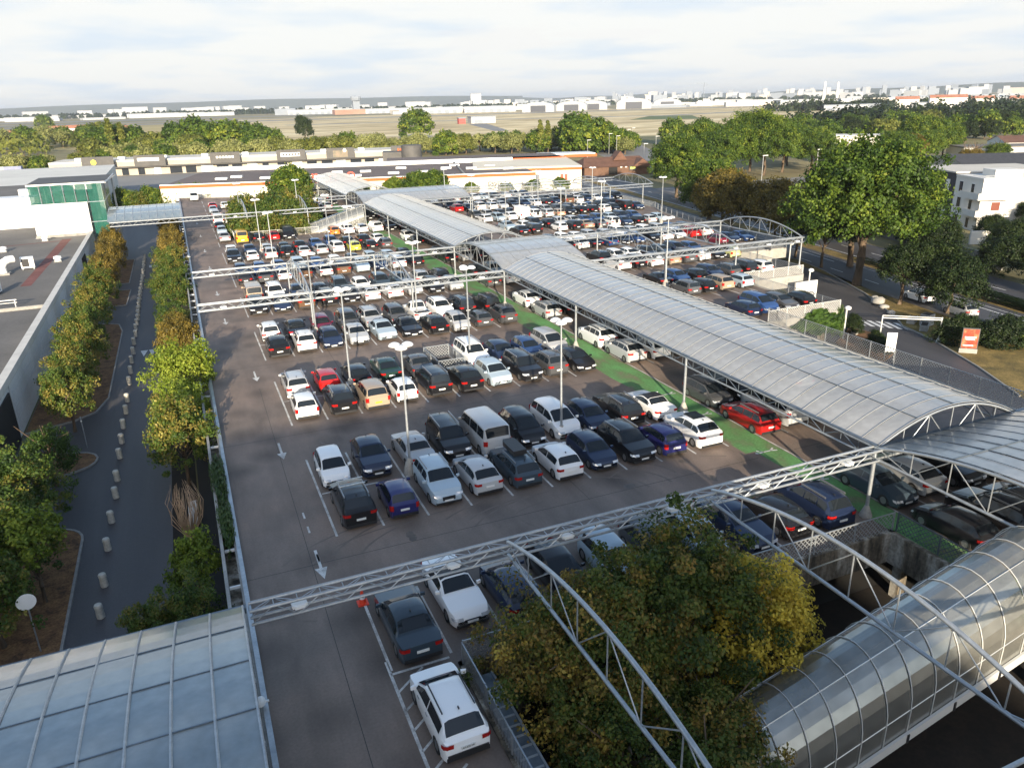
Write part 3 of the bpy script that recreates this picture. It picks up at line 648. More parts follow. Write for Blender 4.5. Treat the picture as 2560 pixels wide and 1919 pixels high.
# pit walkway beside the white car
pw = thing('service_walkway', 'narrow grey metal walkway hanging in the pit beside the white hatchback', 'walkway', (0, 0, 0))
MB().box(7.6, 8.3, 2, 22.6, -.06, 0).build('deck_plate', M['steel_dark'], pw); MB().box(8.3, 8.38, 2, 22.6, -.1, .05).build('stringer', M['steel'], pw)
stp = MB().box(7.62, 8.28, -.04, .04, 0, .03).mesh('tread', M['steel'])
for i in range(40): link('tread', stp, pw, (0, 2.2+.5*i, 0))

# ------------------------------------------------------------------ cars
def car_paint():
    m = bpy.data.materials.new('car_paint'); m.use_nodes = True; t = m.node_tree; b = t.nodes['Principled BSDF']; L = t.links.new
    oi = t.nodes.new('ShaderNodeObjectInfo'); L(oi.outputs['Color'], b.inputs['Base Color'])
    c = t.nodes.new('ShaderNodeTexCoord'); n = t.nodes.new('ShaderNodeTexNoise'); n.inputs['Scale'].default_value = 2.5; n.inputs['Detail'].default_value = 4; L(c.outputs['Object'], n.inputs['Vector'])
    mr = t.nodes.new('ShaderNodeMapRange'); mr.inputs['To Min'].default_value = .22; mr.inputs['To Max'].default_value = .42; L(n.outputs['Fac'], mr.inputs['Value']); L(mr.outputs[0], b.inputs['Roughness'])
    b.inputs['Coat Weight'].default_value = .8; b.inputs['Coat Roughness'].default_value = .05; b.inputs['Metallic'].default_value = .0; b.inputs['Specular IOR Level'].default_value = .12
    return m
PAINT = car_paint()
GLASS = mat('car_glass', (.012, .016, .02), .05, 0, Specular_IOR_Level=.7)
GLASS.node_tree.nodes['Principled BSDF'].inputs['Specular IOR Level'].default_value = .5
TYRE = mat('tyre_rubber', (.02, .02, .02), .85); RIM = mat('alloy_rim', (.38, .38, .39), .35, .7)
HL = mat('headlight_lens', (.55, .57, .6), .1, .3); TL = mat('taillight_lens', (.35, .01, .008), .2)
PLATE = mat('number_plate', (.75, .75, .72), .5); PLATE_Y = mat('yellow_number_plate', (.7, .45, .02), .5)
TRIM = mat('black_trim', (.02, .02, .022), .5)
# type: length, width, height, belt height, side profile of the top centreline (t from rear 0 to nose 1, z fraction between belt and roof; negative = metres below belt), side glass start/end, rear glass t-range, windscreen t-range
CT = dict(
 h=dict(L=4.1, W=1.76, H=1.47, b=.93, rw=(.035, .14), rf=.58, ws=.765, hood=-.02, nose=.60, rails=0, gs=(.10, .71)),
 c=dict(L=3.65, W=1.68, H=1.48, b=.93, rw=(.03, .11), rf=.60, ws=.80, hood=-.02, nose=.62, rails=0, gs=(.08, .75)),
 s=dict(L=4.45, W=1.86, H=1.66, b=1.06, rw=(.035, .13), rf=.57, ws=.74, hood=.0, nose=.74, rails=1, gs=(.09, .69)),
 m=dict(L=4.45, W=1.83, H=1.64, b=1.0, rw=(.03, .11), rf=.60, ws=.82, hood=-.03, nose=.62, rails=0, gs=(.07, .77)),
 e=dict(L=4.65, W=1.8, H=1.49, b=.93, rw=(.03, .11), rf=.56, ws=.73, hood=-.02, nose=.60, rails=1, gs=(.06, .67)),
 S=dict(L=4.65, W=1.82, H=1.45, b=.93, rw=(.16, .28), rf=.53, ws=.70, hood=-.03, nose=.60, rails=0, gs=(.18, .66)),
 o=dict(L=4.65, W=1.84, H=1.38, b=.9, rw=(.20, .32), rf=.52, ws=.67, hood=-.03, nose=.6, rails=0, gs=(.24, .62)),
 v=dict(L=4.95, W=1.92, H=1.96, b=1.15, rw=(.012, .05), rf=.74, ws=.86, hood=-.06, nose=.75, rails=0, gs=(.05, .83)),
 p=dict(L=5.1, W=2.0, H=2.35, b=1.2, rw=(.005, .02), rf=.76, ws=.88, hood=-.08, nose=.8, rails=0, gs=(.66, .84)),
 t=dict(L=4.5, W=1.84, H=1.7, b=1.06, rw=(.05, .10), rf=.57, ws=.72, hood=.0, nose=.74, rails=0, gs=(.09, .68)),
 u=dict(L=5.1, W=1.84, H=1.74, b=1.0, rw=(.36, .40), rf=.57, ws=.70, hood=.0, nose=.74, rails=0, gs=(.40, .67)))
CT['h2'] = dict(CT['h'], L=4.28, H=1.43, rw=(.045, .19), rf=.56, ws=.745, hood=-.05, nose=.57, W=1.79)
CT['h3'] = dict(CT['h'], L=3.95, H=1.54, rw=(.02, .075), rf=.60, ws=.79, hood=-.01, nose=.64, W=1.72)
CT['s2'] = dict(CT['s'], L=4.38, H=1.60, rw=(.05, .19), rf=.55, ws=.725, hood=.02, nose=.72, rails=0)
CT['s3'] = dict(CT['s'], L=4.68, H=1.74, rw=(.02, .075), rf=.60, ws=.75, hood=.0, nose=.78)
CT['S2'] = dict(CT['S'], L=4.85, H=1.44, rw=(.12, .30), rf=.54, ws=.71, hood=-.04, nose=.6)
VAR = dict(h=('h', 'h2', 'h3', 'h'), s=('s', 's2', 's3'), S=('S', 'S2'))
def topz(c, t):
    b, H = c['b'], c['H']; r0, r1 = c['rw']; P = [(0, b*.62), (.006, b-.06), (r0, b+.03), (r1, H-.07), (r1+.10, H-.015), (.5*(r1+c['rf'])+.03, H), (c['rf'], H-.06), (c['ws'], b+.04), (.93, b+c['hood']-.08), (.985, c['nose']), (1, c['nose']-.16)]
    if r0 > .12: P[1:3] = [(.006, b-.02), (r0, b+.06)]
    for (a, za), (e, ze) in zip(P[:-1], P[1:]):
        if t <= e: return za+(ze-za)*(t-a)/(e-a)
    return P[-1][1]
def section(c, t):
    W = c['W']/2; b = c['b']; zt = topz(c, t); endf = 1-.24*max(0, (t-.86)/.14)**2-.13*max(0, (.09-t)/.09)**2; w = W*endf
    k = max(0, min(1, (zt-b-.04)/(c['H']-b-.1))); zb = min(b, zt-.03)
    zs = .2
    for wc in (.185, .80):
        d = abs(t-wc)*c['L']
        if d < .37: zs = max(zs, .2+math.sqrt(max(0, .37**2-d*d))*1.1)
    xr = W*(.74 if c['H'] < 1.9 else .86)
    P = [(w*.82, zs), (w*.975, zs), (w, max(zs+.02, .5)), (w*.995, max(zs+.04, zb*.82)), (w*.955, zb)]
    P += [(w*.86+(xr-w*.86)*k, zt-.02-.07*k), (w*.55+(xr*.7-w*.55)*k, zt-.006), (0, zt)]
    return P
def make_car(ty):
    c = CT[ty]; L = c['L']; r0, r1 = c['rw']
    ts = sorted(set([0, .006, .03, r0, r1, r1+.05, r1+.10, .45, c['rf'], c['rf']+.03, c['ws'], .90, .93, .96, .985, 1.0] + [wc+d/L for wc in (.185, .80) for d in (-.40, -.365, -.30, -.18, 0, .18, .30, .365, .40)] + [.33, .39, .52]))
    ts = [t for t in ts if 0 <= t <= 1]
    S = [section(c, t) for t in ts]; Y = [(t-.5)*L for t in ts]
    m = MB(); n = 8; b0 = 0
    for y, s in zip(Y, S):
        for x, z in s: m.v.append((x, y, z))
        for x, z in s[:-1][::-1]: m.v.append((-x, y, z))
    w = 15
    for i in range(len(ts)-1):
        for j in range(w-1):
            a = i*w+j
            m.f.append((a, a+1, a+1+w, a+w)[::-1]); m.m.append(1 if j in (0, 13) else 0)
    m.f.append(tuple(range(w))[::-1]); m.m.append(0); m.f.append(tuple((len(ts)-1)*w+j for j in range(w))); m.m.append(0)
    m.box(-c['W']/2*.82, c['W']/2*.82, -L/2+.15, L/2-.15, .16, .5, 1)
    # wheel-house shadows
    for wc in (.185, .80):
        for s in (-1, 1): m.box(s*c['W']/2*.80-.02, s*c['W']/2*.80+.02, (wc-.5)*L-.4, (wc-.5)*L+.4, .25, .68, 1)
    t = thing('parked_car', 'car', 'car'); t.rotation_euler = (0, 0, 0)
    body = m.build('body', [PAINT, TRIM], t, smooth=32)
    def at(tt, j0, j1, f, side):
        s = section(c, tt); (xa, za), (xb, zb_) = s[j0], s[j1]; x = xa+(xb-xa)*f; z = za+(zb_-za)*f
        return Vector((side*x, (tt-.5)*L, z))
    def strip_(name, ta, tb, side, f0=.1, f1=.88):
        k = MB(); q = 6; o = .012*side
        for i in range(q):
            u, v = ta+(tb-ta)*i/q, ta+(tb-ta)*(i+1)/q
            A, B, C_, D_ = at(u, 4, 5, f0, side), at(v, 4, 5, f0, side), at(v, 4, 5, f1, side), at(u, 4, 5, f1, side)
            for p in (A, B, C_, D_): p.x += o; p.z += .004
            k.quad(*((A, B, C_, D_) if side > 0 else (D_, C_, B, A)))
        k.build(name, GLASS, t)
    g0, g1 = c['gs']; mid = .5*(g0+g1)+(.02 if ty[0] not in 'ou' else 0)
    for s in (-1, 1):
        if ty[0] in 'ocpu': strip_('side_window', g0+.02, g1, s)
        elif ty[0] in 'vmset':
            a = g0+(g1-g0)*.27; strip_('side_window', g0+.01, a-.008, s); strip_('side_window', a+.008, mid+.04, s); strip_('side_window', mid+.055, g1, s)
        else: strip_('side_window', g0+.03, mid-.008, s); strip_('side_window', mid+.008, g1, s)
    def screen(name, ta, tb):
        k = MB(); q = 4; up = .014
        for i in range(q):
            u, v = ta+(tb-ta)*i/q, ta+(tb-ta)*(i+1)/q
            rows = []
            for tt in (u, v):
                s = section(c, tt); e = Vector((s[5][0]*.93, 0, s[5][1]+.01)); rows.append([Vector((x, (tt-.5)*L+(up if tb > .5 else -up), z+up)) for x, z in ((-e.x, e.z), (-s[6][0], s[6][1]), (0, s[7][1]), (s[6][0], s[6][1]), (e.x, e.z))])
            for j in range(4): k.quad(rows[0][j], rows[0][j+1], rows[1][j+1], rows[1][j])
        o = k.build(name, GLASS, t, smooth=60); return o
    dr = (r1-r0)
    if ty != 'p': screen('rear_window', r0+dr*.16, r1-dr*.05)
    dw = c['ws']-c['rf']; screen('windscreen', c['rf']+dw*.1, c['ws']-dw*.06)
    if ty == 'o':     # soft top
        k = MB()
        for a, b_ in zip([.32+.04*i for i in range(6)][:-1], [.32+.04*i for i in range(6)][1:]):
            for j in ((-1, 5), (-1, 6), (1, 6), (1, 5)):
                pass
        q = [r1+(c['rf']-r1)*i/5 for i in range(6)]
        for a, b_ in zip(q[:-1], q[1:]):
            sa, sb = section(c, a), section(c, b_)
            xs = lambda s: [(-s[5][0], s[5][1]+.012), (-s[6][0], s[6][1]+.012), (0, s[7][1]+.012), (s[6][0], s[6][1]+.012), (s[5][0], s[5][1]+.012)]
            A, B = xs(sa), xs(sb)
            for j in range(4): k.quad((A[j][0], (a-.5)*L, A[j][1]), (A[j+1][0], (a-.5)*L, A[j+1][1]), (B[j+1][0], (b_-.5)*L, B[j+1][1]), (B[j][0], (b_-.5)*L, B[j][1]))
        k.build('soft_top', TRIM, t, smooth=60)
    W = c['W']/2; zl = c['b']*.78
    wm = MB().lathe([(.19, -.09), (.315, -.09), (.33, -.05), (.33, .05), (.315, .09), (.2, .085), (.19, .05)], 18, 0); wme = wm.mesh('tyre', TYRE, 40)
    rmk = MB().lathe([(.2, .03), (.205, .07), (.19, .075), (.07, .05), (.05, .065)], 18, 0)
    for i in range(5):
        a = 2*PI*i/5; rmk.quad((.05*math.cos(a-.5), .05*math.sin(a-.5), .07), (.19*math.cos(a-.16), .19*math.sin(a-.16), .08), (.19*math.cos(a+.16), .19*math.sin(a+.16), .08), (.05*math.cos(a+.5), .05*math.sin(a+.5), .07))
    rme = rmk.mesh('rim', RIM, 40)
    for wc in (.185, .80):
        for s in (-1, 1):
            o = link('wheel', wme, t, (s*(W-.085), (wc-.5)*L, .33), (0, s*PI/2, 0)); link('rim', rme, o)
    sp = lambda tt, j, f=0: at(tt, j, j+1, f, 1)
    for s in (-1, 1):       # lamps wrap round the corners
        y1 = L/2; k = MB(); a = .965; zc = c['nose']+ (.0 if c['H'] < 1.9 else -.02); h = .075
        pts = [(W*.45, y1-.005), (W*.70, y1-.02), (W*.885, y1-.09), (W*.96, y1-.28)]
        for (xa, ya), (xb, yb) in zip(pts[:-1], pts[1:]):
            q = [(s*(xa+.01), ya+.03, zc-h-.04), (s*(xb+.012), yb+.02, zc-h*.6-.02), (s*(xb+.005), yb-.03, zc+h*.9-.02), (s*(xa), ya-.06, zc+h*.8-.04)]
            k.quad(*(q if s > 0 else q[::-1]))
        k.build('headlight', HL, t)
        k = MB(); zc = c['b']*.86 if c['H'] < 1.9 else 1.0; h = .10 if ty[0] not in 'vpcm' else .2; y0 = -L/2
        pts = [(W*.56, y0-.008), (W*.80, y0-.006), (W*.93, y0+.06), (W*.985, y0+.2)] if ty[0] not in 'vpcm' else [(W*.74, y0-.008), (W*.84, y0-.002), (W*.93, y0+.05), (W*.985, y0+.13)]
        for (xa, ya), (xb, yb) in zip(pts[:-1], pts[1:]):
            q = [(s*(xa+.01), ya-.012, zc-h), (s*(xb+.012), yb-.012, zc-h*.8), (s*(xb+.01), yb-.012, zc+h*.7), (s*(xa+.005), ya-.012, zc+h*.7)]
            k.quad(*(q[::-1] if s > 0 else q))
        k.build('taillight', TL, t)
        mz = c['b']+.07; my = (c['ws']-.5)*L-.22
        MB().prism([(s*(W-.03), my-.05), (s*(W+.16), my-.06), (s*(W+.18), my+.0), (s*(W-.02), my+.07)][::s], mz-.06, mz+.08).build('mirror', PAINT, t)
        if c['rails']: MB().box(s*W*.70-.02, s*W*.70+.02, (r1-.5)*L+.15, (c['rf']-.5)*L-.05, c['H']-.05, c['H']+.035).build('roof_rail', RIM, t)
    # bumpers, grille, plates
    MB().box(-W*.86, W*.86, -L/2-.02, -L/2+.12, .2, .36).build('rear_bumper', TRIM, t)
    MB().box(-W*.80, W*.80, L/2-.12, L/2+.012, .2, .33).build('front_bumper', TRIM, t)
    MB().box(-W*.40, W*.40, L/2-.1, L/2+.012, .42, c['nose']-.09).build('grille', TRIM, t)
    MB().box(-.25, .25, -L/2-.035, -L/2-.0, .56, .67).build('rear_plate', PLATE, t); MB().box(-.25, .25, L/2-.02, L/2+.03, .37, .47).build('front_plate', PLATE, t)
    if ty == 't':
        MB().lathe([(.0, 0), (.30, .0), (.33, .06), (.30, .14), (.1, .15)], 18).build('spare_wheel', TYRE, t, loc=(0, -L/2+.02, .98), rot=(PI/2, 0, 0))
    if ty == 'u':
        k = MB().box(-W*.84, W*.84, -L/2+.12, -L*.11, c['b']-.03, c['b']+.012); k.build('load_bed_cover', TRIM, t)
    if ty[0] in 'sSheo': MB().prism([(-.02, 0), (.02, 0), (.02, .12), (-.02, .12)], c['H']-.01, c['H']+.05).build('aerial', TRIM, t, loc=(0, (r1-.5)*L+.18, 0))
    return t
PROTO = {}
COL = dict(w=('white', (.84, .84, .83)), k=('black', (.012, .012, .014)), g=('dark grey', (.075, .077, .082)), s=('silver', (.42, .43, .44)), i=('pale blue', (.36, .44, .5)), n=('navy blue', (.015, .025, .06)),
 B=('blue', (.025, .06, .17)), r=('red', (.42, .015, .015)), m=('burgundy', (.14, .01, .03)), y=('yellow', (.62, .36, .02)), l=('lime yellow', (.55, .55, .05)), o=('orange', (.6, .2, .03)), b=('brown', (.12, .07, .04)), t=('tan', (.36, .28, .2)), d=('dark green', (.015, .04, .03)), D=('slate blue', (.04, .06, .08)), P=('purple blue', (.018, .02, .1)), C=('pale lime', (.6, .62, .28)))
KIND = dict(h=('hatchback', 'hatchback'), c=('small hatchback', 'hatchback'), s=('crossover', 'crossover'), m=('people carrier', 'people carrier'), e=('estate car', 'estate car'), S=('saloon', 'saloon car'), o=('soft-top coupe', 'coupe'), v=('minibus', 'van'), p=('panel van', 'van'), t=('off-roader', 'off-roader'), u=('pickup truck', 'pickup'))
NCAR = [0]
def car(tok, x, ynear, where, near=True, group='cars parked on the deck', far=False, rot=None, label=None):
    ty, co, fa = tok
    k0 = ty; ty = R.choice(VAR[ty]) if ty in VAR and not label else ty; c = CT[ty]
    first = ty not in PROTO
    if first: PROTO[ty] = make_car(ty)
    cn, rgb = COL[co]; v = R.uniform(.85, 1.1); rgb = tuple(min(1, q*v) for q in rgb)
    rot_ = (0 if fa == 'r' else PI)+R.uniform(-.022, .022) if rot is None else rot
    loc = (x+R.uniform(-.12, .12), ynear+c['L']/2+R.uniform(-.25, .25), 0)
    lab_ = label or '%s %s%s, %s' % (cn, KIND[k0][0], '' if fa == 'r' else ' facing us', where)
    skip = ('mirror', 'aerial', 'grille', 'roof_rail', 'front_plate' if fa == 'r' else 'rear_plate') if far else (('front_plate',) if fa == 'r' else ('rear_plate',))
    if fa == 'r': skip = skip+('front_bumper',)
    t = copy_tree(PROTO[ty], lab_, loc, rot_, (*rgb, 1), skip); t['category'] = KIND[k0][1]; t['group'] = group
    t.name = 'parked_van' if ty in 'vp' else 'parked_car'
    sc = R.uniform(.97, 1.03); t.scale = (sc*R.uniform(.985, 1.015), sc, sc*R.uniform(.98, 1.03))
    NCAR[0] += 1
    return t
def row(s, y0, xs, where, far=False, deep=0.28):
    toks = s.split(); n = 0; out = []
    for i, tk in enumerate(toks):
        if tk == '--': out.append(None); continue
        n += 1; x = xs+BP*i
        out.append(car(tk, x, y0+deep, '%s from left, %s' % (('1st', '2nd', '3rd')[n-1] if n < 4 else '%dth' % n, where), far=far))
    return out
RN = ['front', 'second', 'third', 'fourth', 'fifth', 'sixth', 'seventh', 'eighth', 'ninth']
LN = ["skr cPr sif hsr eDr hwr hnf skf cPr swr", "cwr skr mtr cwr skr skr hif skf sgr hkf", "skr swr hnf hsf Sif Skf skr csf hgr sgr",
      "skf hnf tbr skr skf hwr hwr hsf skf hsf", "hkr sgr hwr sbr hwr sbr sif snf swr hkr", "skf hwr msr skr hsr hsr swr hlr hkr hgr"]
LF = ["cwf snf Ssr skf vsr mkf mwf hnf ekr owr", "esr crr hkr Sdr Sgr -- swf hnf hBf msf", "hwr Skr hmf mgf esf mgf uwr swf skr skr",
      "vtr swf hnf hkr sDf hwf mDf hDf ssr skr", "hnf hBf hBf mif hBf hwf hgf hif hif hkf", "hwf hnf esr hkr hkr hBf mBf hkr skr hwr"]
cx0 = X0+BP/2
ROWS = {}
for r in range(6):
    ROWS['n', r] = row(LN[r], ROW0+PITCH*r, cx0, 'near side of %s car row' % RN[r], r > 3)
    ROWS['f', r] = row(LF[r], ROW0+PITCH*r+DEEP/2, cx0, 'far side of %s car row' % RN[r], r > 3)
row("-- vyr hkr hrr vkf -- -- hor swr hwr swr", ROW0+PITCH*6+.6, cx0, 'row along far pit fence', True)
for tk, x, y, w in (('Ssr', 6.0, 134.9, 'nearest in the single file beside the far pit'), ('hif', 6.1, 143.1, 'second in the single file beside the far pit'), ('hks', 6.1, 149.3, 'third in the single file beside the far pit'), ('vwr', 6.1, 156.7, 'fourth in file beside the far pit, with white roof'), ('hsr', 6.2, 167, 'fifth in the file beside the far pit'), ('hif', 6.2, 175, 'sixth in the file beside the far pit'), ('hrr', 6.4, 182.5, 'near the far end of the left lane'), ('hwr', 9.0, 182, 'right of the red one at the far end of the lane'), ('vwf', 3.4, 203, 'alone at the far left end of the deck')):
    car(tk[:2]+('r' if tk[2] == 's' else tk[2]), x, y, w, far=True)
# foreground cars in front of the pit
car('SDr', 5.95, 24.4, '', label='dark blue saloon with black roof seen from behind, beside the orange cone', rot=.015)
car('owf', 8.45, 25.2, '', label='white coupe nose towards us, partly hidden by the foreground tree')['category'] = 'coupe'
c207 = car('hwr', 6.0, 18.95, '', label='white hatchback at the bottom of the picture on the hatched bay', rot=.02)
for tk, k, w in (('hnr', 2, 'right of the white coupe behind the tree'), ('hkf', 3, 'half hidden behind the foreground tree top'), ('hif', 4, 'behind the foreground tree top under the girder'), ('hgf', 5, 'between two ice blue ones behind the tree'), ('hif', 6, 'with its roof just behind the foreground girder'), ('Snf', 7, 'behind the near lattice fence'), ('hkr', 8, 'behind the near lattice fence'), ('snr', 9, 'last before the green walkway by the near fence')):
    car(tk, cx0+BP*k, 24.75, w)
# under and beside the canopy
UC = {-1: (19.6, "hkr skr hgr -- --", "hDf hsr skf hkf hkf"), 0: (35.2, "err vsr hgr -- --", "hgf skf hkf hsr --"), 1: (51.2, "ssr hwr hkr -- --", "swr hgf hkr -- --"), 2: (67.2, "hsr hkr hgr hsr hwr", "swr hkf hgr hkr hsr"),
      3: (83.1, "hgr swr hkr -- --", "skr hif hkr hgr --"), 4: (99, "skr hsf hkr -- --", "hkr sgr hkr -- --"), 5: (115, "hkr hgr -- -- --", "cwf hkr hgr -- --"), 6: (131, "skf skr hgr -- --", "hkr hkf -- -- --"), 7: (147, "skf hkr -- -- --", "hsr skr hgr -- --")}
for r, (y, a, b) in UC.items():
    nm = RN[r] if r >= 0 else 'nearest'
    row(a, y, 33.2, 'near side, %s canopy row' % nm if r >= 0 else 'near side of row by the clear tunnel', r > 3)
    row(b, y+DEEP/2, 33.2, 'far side, %s canopy row' % nm if r >= 0 else 'far side of row by the clear tunnel', r > 3)
# right-hand parking field
row("hnr mBf hgf hkr", 58.0, 51.0, 'right field, behind the ivy corner fence')
row("hgr hkr mtr cir", 68.2, 51.1, 'right second row, near side', deep=.4)
row("Skr hBf hkr hnf egr skr hwr", 73.2, 51.1, 'right second row, far side', deep=.4)
row("swr skr swr htr sgr hwr hkf cCr", 83.1, 51.35, 'right third row, near side')
row("skr hwf hwf hkf hDf mnf hBf", 88.1, 51.35, 'right third row, far side')
row("cmr hnf SBf", 92.0, 73.6, 'right field corner past girder end')
row("skr swr Skr hBr hkf hBf skf hwr hwf srr swr", 99.0, 51.35, 'right fourth row, near side', True)
row("hkf hwf hwf esf hsf swf hsf hwf msf hBf hnf", 104.0, 51.35, 'right fourth row, far side', True)
row("Skr skr -- hwr skr Str Sgr twr hnf hkr hsr hif", 115.0, 51.35, 'right fifth row, near side', True)
row("Sif hwr skf hkr hsf hsf hBf hBf hif mnf hBf", 120.0, 51.35, 'right fifth row, far side', True)
row("hwr hif swr pwr twr hsr htr skf skr skr hwr hkf vkr hnf", 131.0, 51.35, 'right sixth row, near side', True)
row("hgf hsf hgf hkf hkf hnf hsf hgf hnf hwr hBf hkf snf", 136.0, 51.35, 'right sixth row, far side', True)
row("srr hkf swr hwr hsf skf hnf hwr hkr hnf vbr hwr hnf hwf hnf skf", 147.0, 51.35, 'right seventh row, near side', True)
row("hnf hsf hwf hgf hwr hkf hnf hif hwf hgf hsf hkf hwf hsf", 152.0, 51.35, 'right seventh row, far side', True)
row("hwf hnf hsr hkf hwf hif hgf hwr hsf hnf", 163.0, 51.35, 'right field last row before the fence', True)
# far rows left of the canopy beyond the far pit
row("hwr hnf hsr --", 167.5, 24.0, 'row behind far pit by canopy', True)
row("hif hBf hwr hkf", 174.5, 24.0, 'second row behind far pit by canopy', True)
row("hgf hwf hkr", 183.5, 26.0, 'last row near the store beside the canopy', True)
# special fittings seen in the photograph
def box_on(parent, name, b, m, **k): return MB().box(*b).build(name, m, parent, **k)
c0 = ROWS['n', 0][0]
for yy in (-.45, .25): box_on(c0, 'roof_bar', (-.72, .72, yy-.03, yy+.03, 1.76, 1.80), M['alu'])
c4 = ROWS['n', 0][4]; tr = MB().prism([(-.42, -.95), (.42, -.95), (.42, .75), (.3, 1.0), (-.3, 1.0), (-.42, .75)], 1.56, 1.86); tr.build('roof_box', TRIM, c4, smooth=30)
ch9 = [c for c in ROWS['n', 0][9].children if c.name.startswith('body')][0]; h9 = max(v.co.z for v in ch9.data.vertices)
box_on(ROWS['n', 0][9], 'glass_roof_panel', (-.48, .48, -.75, .35, h9-.02, h9+.012), GLASS)
for i in (2,):
    for ch in ROWS['n', 1][i].children:
        if ch.name.startswith('rear_plate'): ch.data = ch.data.copy(); ch.data.materials[0] = PLATE_Y
# plate text on the foreground white car
def text(s, size, m, parent=None, loc=(0, 0, 0), rot=(PI/2, 0, 0), ext=.004, name='lettering', align='CENTER', kind=None):
    cu = bpy.data.curves.new(name, 'FONT'); cu.body = s; cu.size = size; cu.extrude = ext; cu.align_x = align; cu.align_y = 'CENTER'; cu.resolution_u = 3
    o = bpy.data.objects.new(name, cu); C.objects.link(o); dg = bpy.context.evaluated_depsgraph_get(); dg.update()
    me = bpy.data.meshes.new_from_object(o.evaluated_get(dg)); me.materials.clear(); me.materials.append(m)
    bpy.data.objects.remove(o); return link(name, me, parent, loc, rot)
for sx in (-.58, .58): box_on(c207, 'roof_strip', (sx-.02, sx+.02, -1.25, .3, 1.44, 1.475), TRIM)
box_on(c207, 'bumper_strip', (-.72, .72, -2.1, -2.02, .38, .46), TRIM)
for sx in (-1, 1):
    for yy in (-.35, .55): box_on(c207, 'door_handle', (sx*.885-.012, sx*.885+.012, yy-.1, yy+.1, .80, .83), RIM)
text('AF-325-VR', .095, TRIM, c207, (0, -4.1/2-.04, .615), name='plate_lettering')

# ------------------------------------------------------------------ lamp posts
lp_pole = MB().tube([(0, 0, .5), (0, 0, 8.0)], .07, 8, rr=[.085, .05]).mesh('pole', M['steel'], 40)
lp_foot = MB().lathe([(.42, 0), (.4, .25), (.3, .6), (.16, .95), (.13, 1.0)], 10).mesh('footing', M['concrete'])
lp_arm = MB().tube([(-.42, 0, 7.98), (.42, 0, 7.98)], .025, 6).mesh('cross_arm', M['steel'])
lp_shade = MB().lathe([(.1, -.02), (.34, 0), (.36, .03), (.3, .13), (.16, .2), (.02, .23)], 14).mesh('lamp_shade', M['lamp_white'], 60)
def lamppost(x, y, label, h=8.0, z=0, group='twin-shade lamp posts on the deck'):
    g = thing('lamp_post', label, 'lamp post', (x, y, z), R.uniform(-.3, .3), group); g.scale = (1, 1, h/8.0)
    link('pole', lp_pole, g); link('footing', lp_foot, g); link('cross_arm', lp_arm, g)
    for a in (0, 2.1, 4.2): link('lamp_shade', lp_shade, g, (.42*math.cos(a), .42*math.sin(a), 7.98))
LP = [(10.25, 40.55, 'in the front car row between the second and third bays'), (20.6, 40.9, 'in front of the white people carrier in the front row'), (10.0, 56.3, 'beside the black one in the second row, left'), (20.45, 57.7, 'behind the stair cage'),
      (10.2, 105, 'left field beyond the second girder, left one'), (20.5, 105, 'left field beyond the second girder, right one'), (10.2, 121, 'left field before the far pit, left one'), (20.4, 121, 'left field before the far pit, right one'), (20.4, 73.1, 'above the fourth row, right one'), (10.1, 72.4, 'above the third row, left one'),
      (50.75, 73.7, 'right of the canopy beside the black saloon'), (50.7, 121.7, 'right field beside the canopy, second'), (50.7, 138, 'right field beside the canopy, third'), (50.8, 154.5, 'right field beside the canopy, farthest'), (64.6, 113.5, 'middle of the right field, nearer'), (76.5, 113.3, 'right end of the right field, by the trees'), (64.4, 138, 'middle of the right field, farther'), (76.4, 138, 'right half of the far field, under girder'), (9.8, 150, 'by the far pit trees, left one'), (20.2, 150, 'by the far pit trees, right one'), (54.3, 108, 'right field between fourth and fifth rows')]
for x, y, w in LP: lamppost(x, y, 'lamp post with white shades, %s' % w, 8.0 if y != 57.7 else 8.3)

# ------------------------------------------------------------------ street: bollards, signs
M['bollard'] = noisy('pale_bollard_concrete', [(.4, .39, .34), (.58, .56, .5)], 6, .85)
bolm = MB().lathe([(.2, 0), (.21, .1), (.19, .55), (.21, .6), (.21, .72), (.17, .8), (.05, .83)], 12).mesh('bollard', M['bollard'], 40)
for i, y in enumerate([34.9, 38.7, 41.7, 45.7, 49.2, 52.7, 55.5, 59.5, 62.5, 65.8, 69.2, 72.3, 77.3, 80.8, 84.4, 87.7, 91.6, 94.9] + [98+2.4*k for k in range(22)]):
    tag(link('bollard', bolm, loc=(-7.12+R.uniform(-.06, .06), y, GZ), rot=(R.uniform(-.03, .03), R.uniform(-.03, .03), 0)), 'squat concrete bollard, %s in the street line counted from the foreground' % NTH[i], 'bollard', 'concrete bollards down the street')
def roundsign(x, y, h, label, r=.36, back=True):
    g = thing('road_sign', label, 'sign', (x, y, GZ)); MB().tube([(0, 0, 0), (0, 0, h)], .035, 8).build('pole', M['steel'], g)
    MB().lathe([(r, 0), (r, .03), (.01, .035)], 20).build('sign_plate', M['lamp_white'], g, loc=(0, -.04, h-.35), rot=(PI/2, 0, .2))
roundsign(-9.6, 36.9, 3.3, 'round white sign back on a pole beside the street, lower left', .42); roundsign(-9.6, 62.8, 2.6, 'thin sign pole standing on the rounded mulch bed', .06)
cn = thing('traffic_cone', 'orange traffic cone with white band beside the dark saloon', 'cone', (4.72, 29.1, 0))
MB().lathe([(.17, .03), (.13, .25), (.09, .45), (.04, .72)], 14).build('body', M['cone'], cn, smooth=40); MB().box(-.24, .24, -.24, .24, 0, .04).build('base', M['cone'], cn); MB().lathe([(.131, .26), (.105, .40)], 14).build('band', M['lamp_white'], cn)
